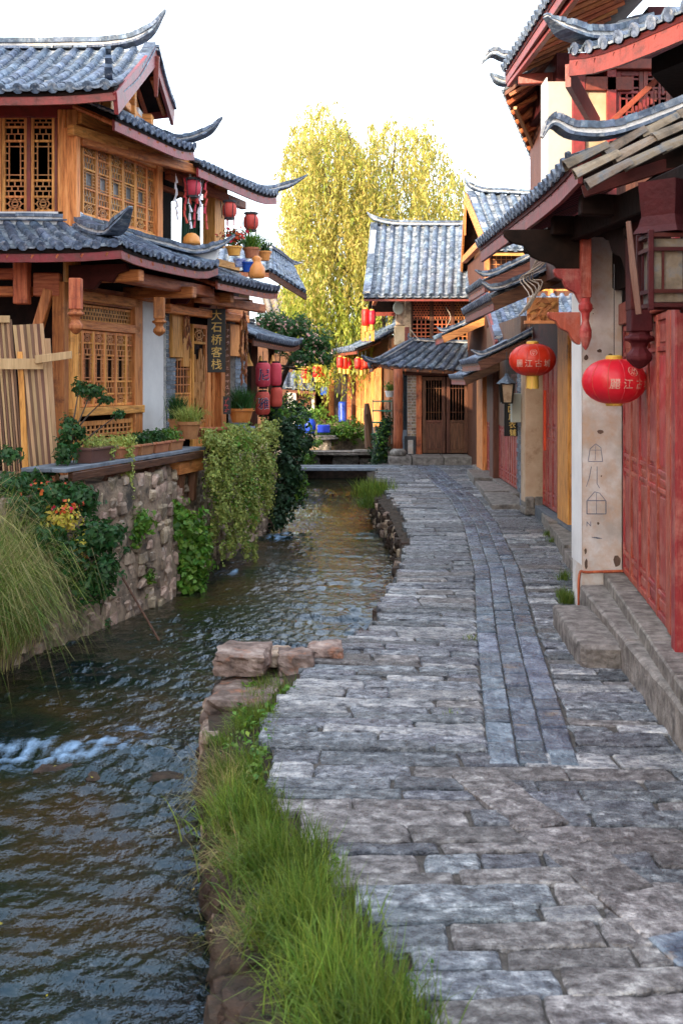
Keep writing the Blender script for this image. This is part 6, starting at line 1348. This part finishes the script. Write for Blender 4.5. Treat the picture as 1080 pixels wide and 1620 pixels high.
# ------------------------------------------------------------------ left bank plants
t = thing('ornamental_grass', 'big mound of long arching green and straw coloured grass spilling over the left bank', 'grass clump', (-3.3, 10.5, .3))
def ogr(n, mat, ln, x0, x1, d0, d1, z0, z1, lean=(.35, -.25), sp=.45, w=.008):
    rr_ = np.stack([RS.uniform(x0, x1, n), RS.uniform(d0, d1, n), RS.uniform(z0, z1, n)], 1); rr_[:, 2] -= (rr_[:, 0] - x0) * .9; blades('blades', rr_, ln, M[mat], t, lean, sp, w, .95, K=6)
ogr(1100, 'dry', 1.0, -3.6, -3.0, 9.2, 11.1, .35, .75, (.40, -.22), .65, .007); ogr(2300, 'grass', .95, -3.7, -3.0, 9.2, 11.1, .3, .75, (.38, -.2), .7, .008); ogr(600, 'dry', .7, -3.3, -2.85, 9.6, 11.5, .1, .45, (.25, -.15), .4, .006); ogr(2100, 'grass', .65, -3.35, -2.9, 9.4, 11.3, .0, .45, (.25, -.15), .4, .006); ogr(700, 'dry', .55, -3.15, -2.9, 9.6, 11.2, -.3, .0, (.2, -.1), .3, .006)
shrub('flowering_shrub', 'leafy shrub with small red flowers and yellow leaves at the foot of the slat fence', 'shrub', (-2.95, 11.7, .5),
      [(25, 805, 11.2, 34, 26, 800), (70, 850, 11.0, 30, 24, 600), (20, 770, 11.4, 30, 20, 500), (110, 880, 11.2, 26, 30, 500), (30, 775, 11.8, 40, 22, 900), (80, 785, 11.7, 42, 26, 1100), (125, 790, 11.8, 30, 26, 800), (60, 815, 11.4, 30, 25, 600), (150, 850, 11.7, 32, 32, 900), (165, 905, 11.8, 24, 40, 700), (135, 920, 11.5, 26, 40, 700), (175, 845, 11.9, 26, 20, 450), (15, 720, 12.0, 16, 14, 200), (110, 680, 12.3, 14, 14, 160), (105, 715, 12.2, 18, 18, 260), (60, 750, 12, 22, 10, 250)], .07, 'ivy', stems=10,
      extra=[('yellow_leaves', 'yleaf', [(98, 820, 11.3, 30, 24, 420), (120, 870, 11.4, 18, 26, 200)], .05, .5), ('flowers', 'flower', [(60, 770, 11.4, 50, 14, 20), (110, 800, 11.2, 25, 14, 26), (125, 885, 11.4, 14, 20, 14)], .045, .9)])
shrub('vine', 'bright green grape leaved vine hanging down the stone wall left of the pale creeper', 'vine', (-2.3, 15.0, .9),
      [(270, 810, 14.7, 28, 24, 520), (290, 840, 14.6, 38, 36, 1000), (300, 885, 14.6, 34, 38, 900), (297, 925, 14.4, 24, 36, 600), (262, 800, 14.8, 16, 14, 150), (322, 860, 15.2, 14, 30, 250)], .085, 'bright', stems=6, aspect=.85, thick=.2)
shrub('wall_plant', 'small green plant growing out of the rubble wall under the planter shelf', 'plant', (-2.4, 13.4, .5), [(226, 826, 13.3, 22, 22, 320), (214, 850, 13.2, 12, 18, 120)], .07, 'bright', stems=3, thick=.15)
shrub('wall_plant', 'small fern growing low on the rubble wall right of the leaning pole', 'plant', (-2.25, 13.4, -.1), [(236, 912, 13.4, 12, 14, 140), (232, 940, 13.4, 7, 10, 40)], .055, 'bright', stems=3, thick=.12)
shrub('wall_plant', 'tiny weeds at the foot of the rubble wall left of the leaning pole', 'plant', (-2.6, 12.3, -.5), [(165, 985, 12.4, 12, 10, 90), (200, 870, 12.6, 8, 7, 60)], .05, 'ivy', stems=2, thick=.12)
shrub('pale_creeper', 'thick pale green creeper hanging over the canal wall below the inn door', 'creeper', (-2.0, 16.5, 1.0),
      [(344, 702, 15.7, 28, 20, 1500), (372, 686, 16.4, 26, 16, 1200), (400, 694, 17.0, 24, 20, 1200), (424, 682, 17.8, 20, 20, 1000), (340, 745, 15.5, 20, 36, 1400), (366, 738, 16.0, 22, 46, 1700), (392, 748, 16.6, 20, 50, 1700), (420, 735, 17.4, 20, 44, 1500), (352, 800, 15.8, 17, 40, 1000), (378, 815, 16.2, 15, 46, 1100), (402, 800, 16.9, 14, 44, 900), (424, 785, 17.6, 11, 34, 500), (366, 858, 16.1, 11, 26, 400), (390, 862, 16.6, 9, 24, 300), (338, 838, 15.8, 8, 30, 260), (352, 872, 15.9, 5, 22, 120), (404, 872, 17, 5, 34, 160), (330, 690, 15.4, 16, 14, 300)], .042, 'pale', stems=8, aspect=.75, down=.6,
      extra=[('darker_leaves', 'bright', [(350, 760, 15.9, 26, 70, 700), (385, 780, 16.5, 26, 76, 800), (415, 750, 17.4, 18, 50, 400), (370, 700, 16.2, 34, 20, 300)], .05, .7)])  # darker green leaves mixed in among the pale ones
shrub('dark_shrub', 'dark green leafy shrub overhanging the water beyond the pale creeper', 'shrub', (-1.5, 21.5, .6),
      [(455, 690, 21, 32, 34, 1700), (440, 650, 22, 26, 26, 1100), (470, 650, 23, 24, 20, 700), (455, 740, 20.6, 26, 36, 1500), (448, 790, 20.3, 22, 30, 1000), (470, 775, 21, 14, 24, 500), (485, 700, 23, 14, 20, 350), (440, 820, 20, 14, 20, 350)], .09, 'darkleaf', stems=8, extra=[('light_leaves', 'bright', [(470, 665, 22, 30, 26, 420), (475, 770, 20.8, 12, 26, 180), (448, 650, 21.5, 20, 20, 200)], .08, .5)])
shrub('hedge', 'bushy yellow green hedge on the far bank below the orange shop front', 'hedge', (.2, 33.4, .3), [(520, 684, 33.4, 28, 20, 1300), (552, 680, 33.2, 26, 18, 1200), (500, 655, 35, 20, 12, 500), (578, 690, 33, 10, 14, 200), (485, 655, 36, 22, 10, 400)], .09, 'bright', stems=4)
shrub('hedge', 'low mixed greenery on the ledge left of the far stone weir', 'hedge', (-1.3, 31.0, .1), [(470, 705, 31, 22, 14, 700), (485, 725, 30.6, 16, 14, 400), (500, 700, 31.5, 14, 8, 200)], .08, 'bright', stems=3)
shrub('ivy', 'dark ivy climbing the bank at the foot of the corner house column', 'ivy', (.95, 29.2, 0), [(603, 690, 29, 13, 24, 600), (600, 715, 28.8, 15, 24, 700), (612, 670, 29.3, 10, 18, 300), (592, 735, 28.4, 12, 10, 220)], .09, 'darkleaf', stems=4, extra=[('light_leaves', 'bright', [(602, 700, 28.7, 12, 40, 160)], .08, .6)])
shrub('climbing_branch', 'twiggy climbing branch with green leaf clusters in front of the lower lattice window', 'climber', P(100, 735, 12.4), [(145, 618, 12.6, 22, 12, 420), (125, 612, 12.6, 12, 12, 150), (165, 632, 12.7, 14, 8, 140), (188, 655, 12.8, 10, 9, 120), (108, 668, 12.4, 12, 12, 160), (125, 685, 12.5, 12, 12, 160), (100, 700, 12.4, 12, 18, 200)], .05, 'ivy', stems=7, thick=.15)
# planter shelf
t = thing('planter_shelf', 'weathered grey plank shelf on dark brackets carrying the row of planters', 'shelf', (-2.4, 13.5, .8))
SP = Pl((-2.83, 11.8, 0), (.246, .969, 0), (.969, -.246, 0)); sq = lambda px: SP.hit(px, 600)[0]
for i in range(3): MB().pbox(SP, -.05, sq(327), 1.13 + R.uniform(-.004, .004), 1.175, -.52 + i * .175, -.355 + i * .175).build('plank', M['brick'], t, bev=.005)
MB().pbox(SP, .1, sq(322), 1.03, 1.12, -.06, .0).build('beam', M['bwood_h'], t, bev=.006)
for px in (190, 252, 300, 320): 
    s = sq(px); MB().bar(SP.pt(s, 1.03, -.12), SP.pt(s, .45, -.16), .10, .10, up=SP.u).build('support_post', M['bwood_v'], t, bev=.006); MB().bar(SP.pt(s - .02, 1.0, -.1), SP.pt(s - .55, .62, -.25), .06, .08).build('brace', M['bwood_v'], t, bev=.005)
MB().pbox(SP, sq(290), sq(327), .85, 1.02, -.3, -.05).build('board', M['wood_h'], t, bev=.005)
lb = ['brown plastic planter with a trailing pale plant, first on the shelf', 'terracotta planter with trailing creeper, second on the shelf', 'terracotta planter with green seedlings, third on the shelf', 'terracotta planter with leafy plants, fourth on the shelf', 'terracotta planter at the right end of the shelf']
for i, (x0, x1, h_, m_, lf) in enumerate(((153, 193, .16, 'purple', 'pale'), (198, 228, .13, 'terra', 'pale'), (232, 252, .13, 'terra', 'ivy'), (255, 276, .13, 'terra', 'ivy'), (279, 298, .13, 'terra', 'bright'))):
    s0, s1 = sq(x0), sq(x1); t = thing('planter', lb[i], 'planter', SP.pt(s0, 1.178, -.2), 'planters on the shelf'); mb = MB()
    q = []
    for (z, k) in ((1.178, .02), (1.178 + h_, 0)): q += [SP.pt(s0 + k, z, -.06 - k), SP.pt(s1 - k, z, -.06 - k), SP.pt(s1 - k, z, -.28 + k), SP.pt(s0 + k, z, -.28 + k)]
    MB().hexa(q).build('box', M[m_], t, bev=.004); MB().pbox(SP, s0 - .01, s1 + .01, 1.178 + h_ - .02, 1.178 + h_ + .006, -.29, -.05).build('rim', M[m_], t, bev=.004)
    c = SP.pt((s0 + s1) / 2, 1.178 + h_ + .06, -.17); bl = [(c + SP.u * (s1 - s0) * k, ((s1 - s0) * .3, .12, .09), 170) for k in (-.3, 0, .3)]
    if i == 1: bl += [(c + V((.1, -.1, -.12 * k)), (.08, .06, .12), 130) for k in range(6)]
    if i == 0: bl += [(c + SP.u * .22 + V((.08, -.05, -.1)), (.10, .08, .12), 160)]
    p, n, qq = blob_leaves(bl); leafmesh('plant', p, n, .032 if lf == 'pale' else .045, M[lf], t, .7, .3, qq, kind='stuff')
def pot(c, r_, h_, label, mat='terra', plant='grass', n=260, ln=.3, sp=.7, group=None, bl=True, leafn=0, leafr=.15, cat='potted plant', w=.012, extra=None):
    c = V(c); t = thing('potted_plant', label, cat, c, group)
    MB().lathe(c, [(r_ * .7, 0), (r_ * .95, h_ * .8), (r_ * 1.08, h_ * .82), (r_ * 1.1, h_), (r_ * .92, h_), (r_ * .9, h_ * .9)], 16).build('pot', M[mat], t, smooth=False)
    if n: rr_ = np.array(c + Z * h_ * .9)[None] + RS.normal(size=(n, 3)) * np.array([r_ * .4, r_ * .4, .01])[None]; blades('leaves', rr_, ln, M[plant], t, (0, 0), sp, w, .75, K=5)
    if leafn: p, nn, q = blob_leaves([(c + Z * (h_ + leafr * .6), (leafr, leafr, leafr * .8), leafn)]); leafmesh('foliage', p, nn, .06, M[plant], t, .6, .1, q, kind='stuff')
    for (m_, k) in (extra or []): p, nn, q = blob_leaves([(c + Z * (h_ + leafr * .8), (leafr, leafr, leafr * .8), k)]); leafmesh('flowers', p, nn, .055, M[m_], t, .9, 0, q, kind='stuff')
    return t
pot(P(299, 694, 15.7), .16, .24, 'clay pot with a pale arching spider plant right of the brick pier', 'terra', 'pale', 420, .34, .9, w=.013); pot(P(280, 690, 16.0), .12, .25, 'dark leaved potted plant behind the spider plant', 'terra', 'ivy', 300, .42, .5, w=.016)
pot(P(381, 668, 17.9), .20, .22, 'square orange planter full of long dark green strap leaves', 'ochre', 'ivy', 420, .42, .6, w=.016); pot(P(333, 694, 16.4), .24, .16, 'wide brown bowl with a blue and white band at the inn door', 'terra', 'bright', 0)
pot(P(383, 690, 17.2), .18, .15, 'blue and white porcelain bowl on the wall before the orange planter', 'bporc', 'bright', 40, .1)
TP = lambda px, py, D: P(px, py, D)
pot(TP(370, 404, 17.3), .12, .14, 'pot of pink red flowers at the corner of the roof terrace', 'ochre', 'ivy', 0, leafn=260, leafr=.2, extra=[('flower', 170)]); pot(TP(398, 408, 17.6), .13, .16, 'clay pot with long grassy leaves on the roof terrace', 'terra', 'bright', 320, .36, .8, w=.013); pot(TP(418, 412, 18.4), .11, .15, 'orange pot with a bare leafy twig plant at the end of the roof terrace', 'ochre', 'ivy', 60, .3, .5, leafn=90, leafr=.15)
pot(TP(379, 422, 17.2), .09, .12, 'small blue patterned pot left on the terrace edge', 'bporc', n=0); pot(TP(392, 430, 17.2), .10, .15, 'blue glazed pot in the middle of the terrace edge', 'blue', n=0)
c = P(406, 440, 17.2); o = MB().lathe(c, [(.11, 0), (.13, .06), (.12, .16), (.08, .22), (.06, .26), (.08, .3), (.03, .34)], 14).build('ceramic_jar', M['ochre'], smooth=True); tag(o, 'orange ceramic jar at the edge of the roof terrace', 'jar')
c = P(303, 386, 15.9); o = MB().lathe(c, [(.13, 0), (.12, .05), (.11, .10), (.06, .15), (.01, .16)], 14).build('straw_hat', M['ochre'], smooth=True); tag(o, 'round orange straw hat lying on the pent roof below the balcony', 'hat')
pot(P(634, 606, 29.0) - Z * .0, .1, .14, 'unused', n=0) if 0 else None
c = P(616, 628, 29.4); pot(c, .12, .16, 'white pot with green leaves on top of the wire plant stand', 'white', 'bright', 0, leafn=150, leafr=.18)
# balcony lanterns and charms
def hex_lantern(c, r_, h_, label):
    c = V(c); t = thing('palace_lantern', label, 'lantern', c - Z * h_ / 2, 'red balcony lanterns of the inn')
    MB().lathe(c, [(r_ * .6, -h_ * .5), (r_ * .95, -h_ * .25), (r_, 0), (r_ * .95, h_ * .25), (r_ * .6, h_ * .5)], 12).build('shade', M['lan2'], t, smooth=True)
    for z, k in ((-h_ * .52, 1), (h_ * .52, 1.3)): MB().lathe(c + Z * z, [(r_ * .7 * k, -.015), (r_ * .75 * k, .015)], 6).build('frame_ring', M['iron'], t)
    for i in range(6): a = PI * i / 3; MB().tube([c + V((math.cos(a) * r_ * 1.0, math.sin(a) * r_ * 1.0, -h_ * .5)), c + V((math.cos(a) * r_ * 1.1, math.sin(a) * r_ * 1.1, 0)), c + V((math.cos(a) * r_ * 1.25, math.sin(a) * r_ * 1.25, h_ * .55))], .006, 4).build('frame_rib', M['iron'], t)
    for i in range(3): a = 2 * PI * i / 3; MB().tube([c + V((math.cos(a) * r_ * .6, math.sin(a) * r_ * .6, -h_ * .5)), c + V((math.cos(a) * r_ * .6, math.sin(a) * r_ * .6, -h_ * .95))], .008, 4).build('tassel', M['lan2'], t)
    MB().tube([c + Z * h_ * .5, c + Z * h_ * .95], .006, 4).build('cord', M['iron'], t)
hex_lantern(P(305, 297, 16.3), .12, .24, 'left red lantern among the charm strings on the inn balcony'); hex_lantern(P(363, 332, 17.3), .11, .25, 'middle red lantern below the second pent roof of the inn'); hex_lantern(P(397, 351, 17.8), .12, .26, 'right red lantern under the roof tip of the inn')
for i, px in enumerate((278, 293, 300, 309, 316, 326)):
    D = 16.2 + .05 * i; y0, y1 = 268 + R.uniform(-4, 10), 348 + R.uniform(-15, 22); mb = MB(); a, b = P(px, y0, D), P(px, y1, D); mb.tube([a, b], .004, 4)
    for k in range(7): z = a.z + (b.z - a.z) * (k + 1) / 7; mb.tube([(a.x + R.uniform(-.02, .02), D, z + .05), (a.x + R.uniform(-.03, .03), D, z - .05)], [.012, .02], 5)
    o = mb.build('charm_string', M['lan2' if i % 2 else 'paper']); tag(o, ['first', 'second', 'third', 'fourth', 'fifth', 'last'][i] + ' from the left of the red and white charm strings on the balcony', 'charm', 'charm strings on the balcony')
# leaning pole in the canal
t = thing('leaning_hoe', 'rusty long handled hoe leaning from the stone wall into the water', 'tool', P(255, 1020, 11.8)); MB().tube([P(172, 876, 12.15), P(252, 1014, 11.75)], .012, 7).build('handle', M['bwood_v'], t); MB().box(P(257, 1018, 11.75), (.12, .05, .03)).build('blade', M['greybox'], t)
# fallen leaves floating
mb = MB()
for i in range(90):
    d = R.uniform(3.6, 12); x = R.uniform(interp(LB, d) + .4, interp(RB, d) - .05); s = R.uniform(.008, .016); a = R.uniform(0, 6.28); zc = WL + .03
    mb.add([(x + math.cos(a + k * PI / 2) * s * (1 if k % 2 else .5), d + math.sin(a + k * PI / 2) * s * (1 if k % 2 else .5), zc + R.uniform(-.005, .005)) for k in range(4)], [(0, 1, 2, 3)])
mb.build('floating_leaves', M['yleaf'], kind='stuff')
# broad leaved weeds in the grass verge and joints
pp, nn_, qq_ = [], [], []
for i in range(46):
    d = R.uniform(3.5, 8); a_, b_ = interp(RB, d), interp(EDGE, d); u_ = R.uniform(.3, 1.02); k = 14
    p = np.array([(a_ + (b_ - a_) * u_, d, .0)]) + RS.normal(size=(k, 3)) * np.array([.035, .035, .018]); pp.append(p); v = RS.normal(size=(k, 3)) * .4; v[:, 2] += 1; nn_.append(v / np.linalg.norm(v, axis=1)[:, None]); qq_.append(RS.uniform(0, .99, k))
leafmesh('ground_weeds', np.concatenate(pp), np.concatenate(nn_), .04, M['bright'], None, .6, 0, np.concatenate(qq_), kind='stuff')
flush_pools()
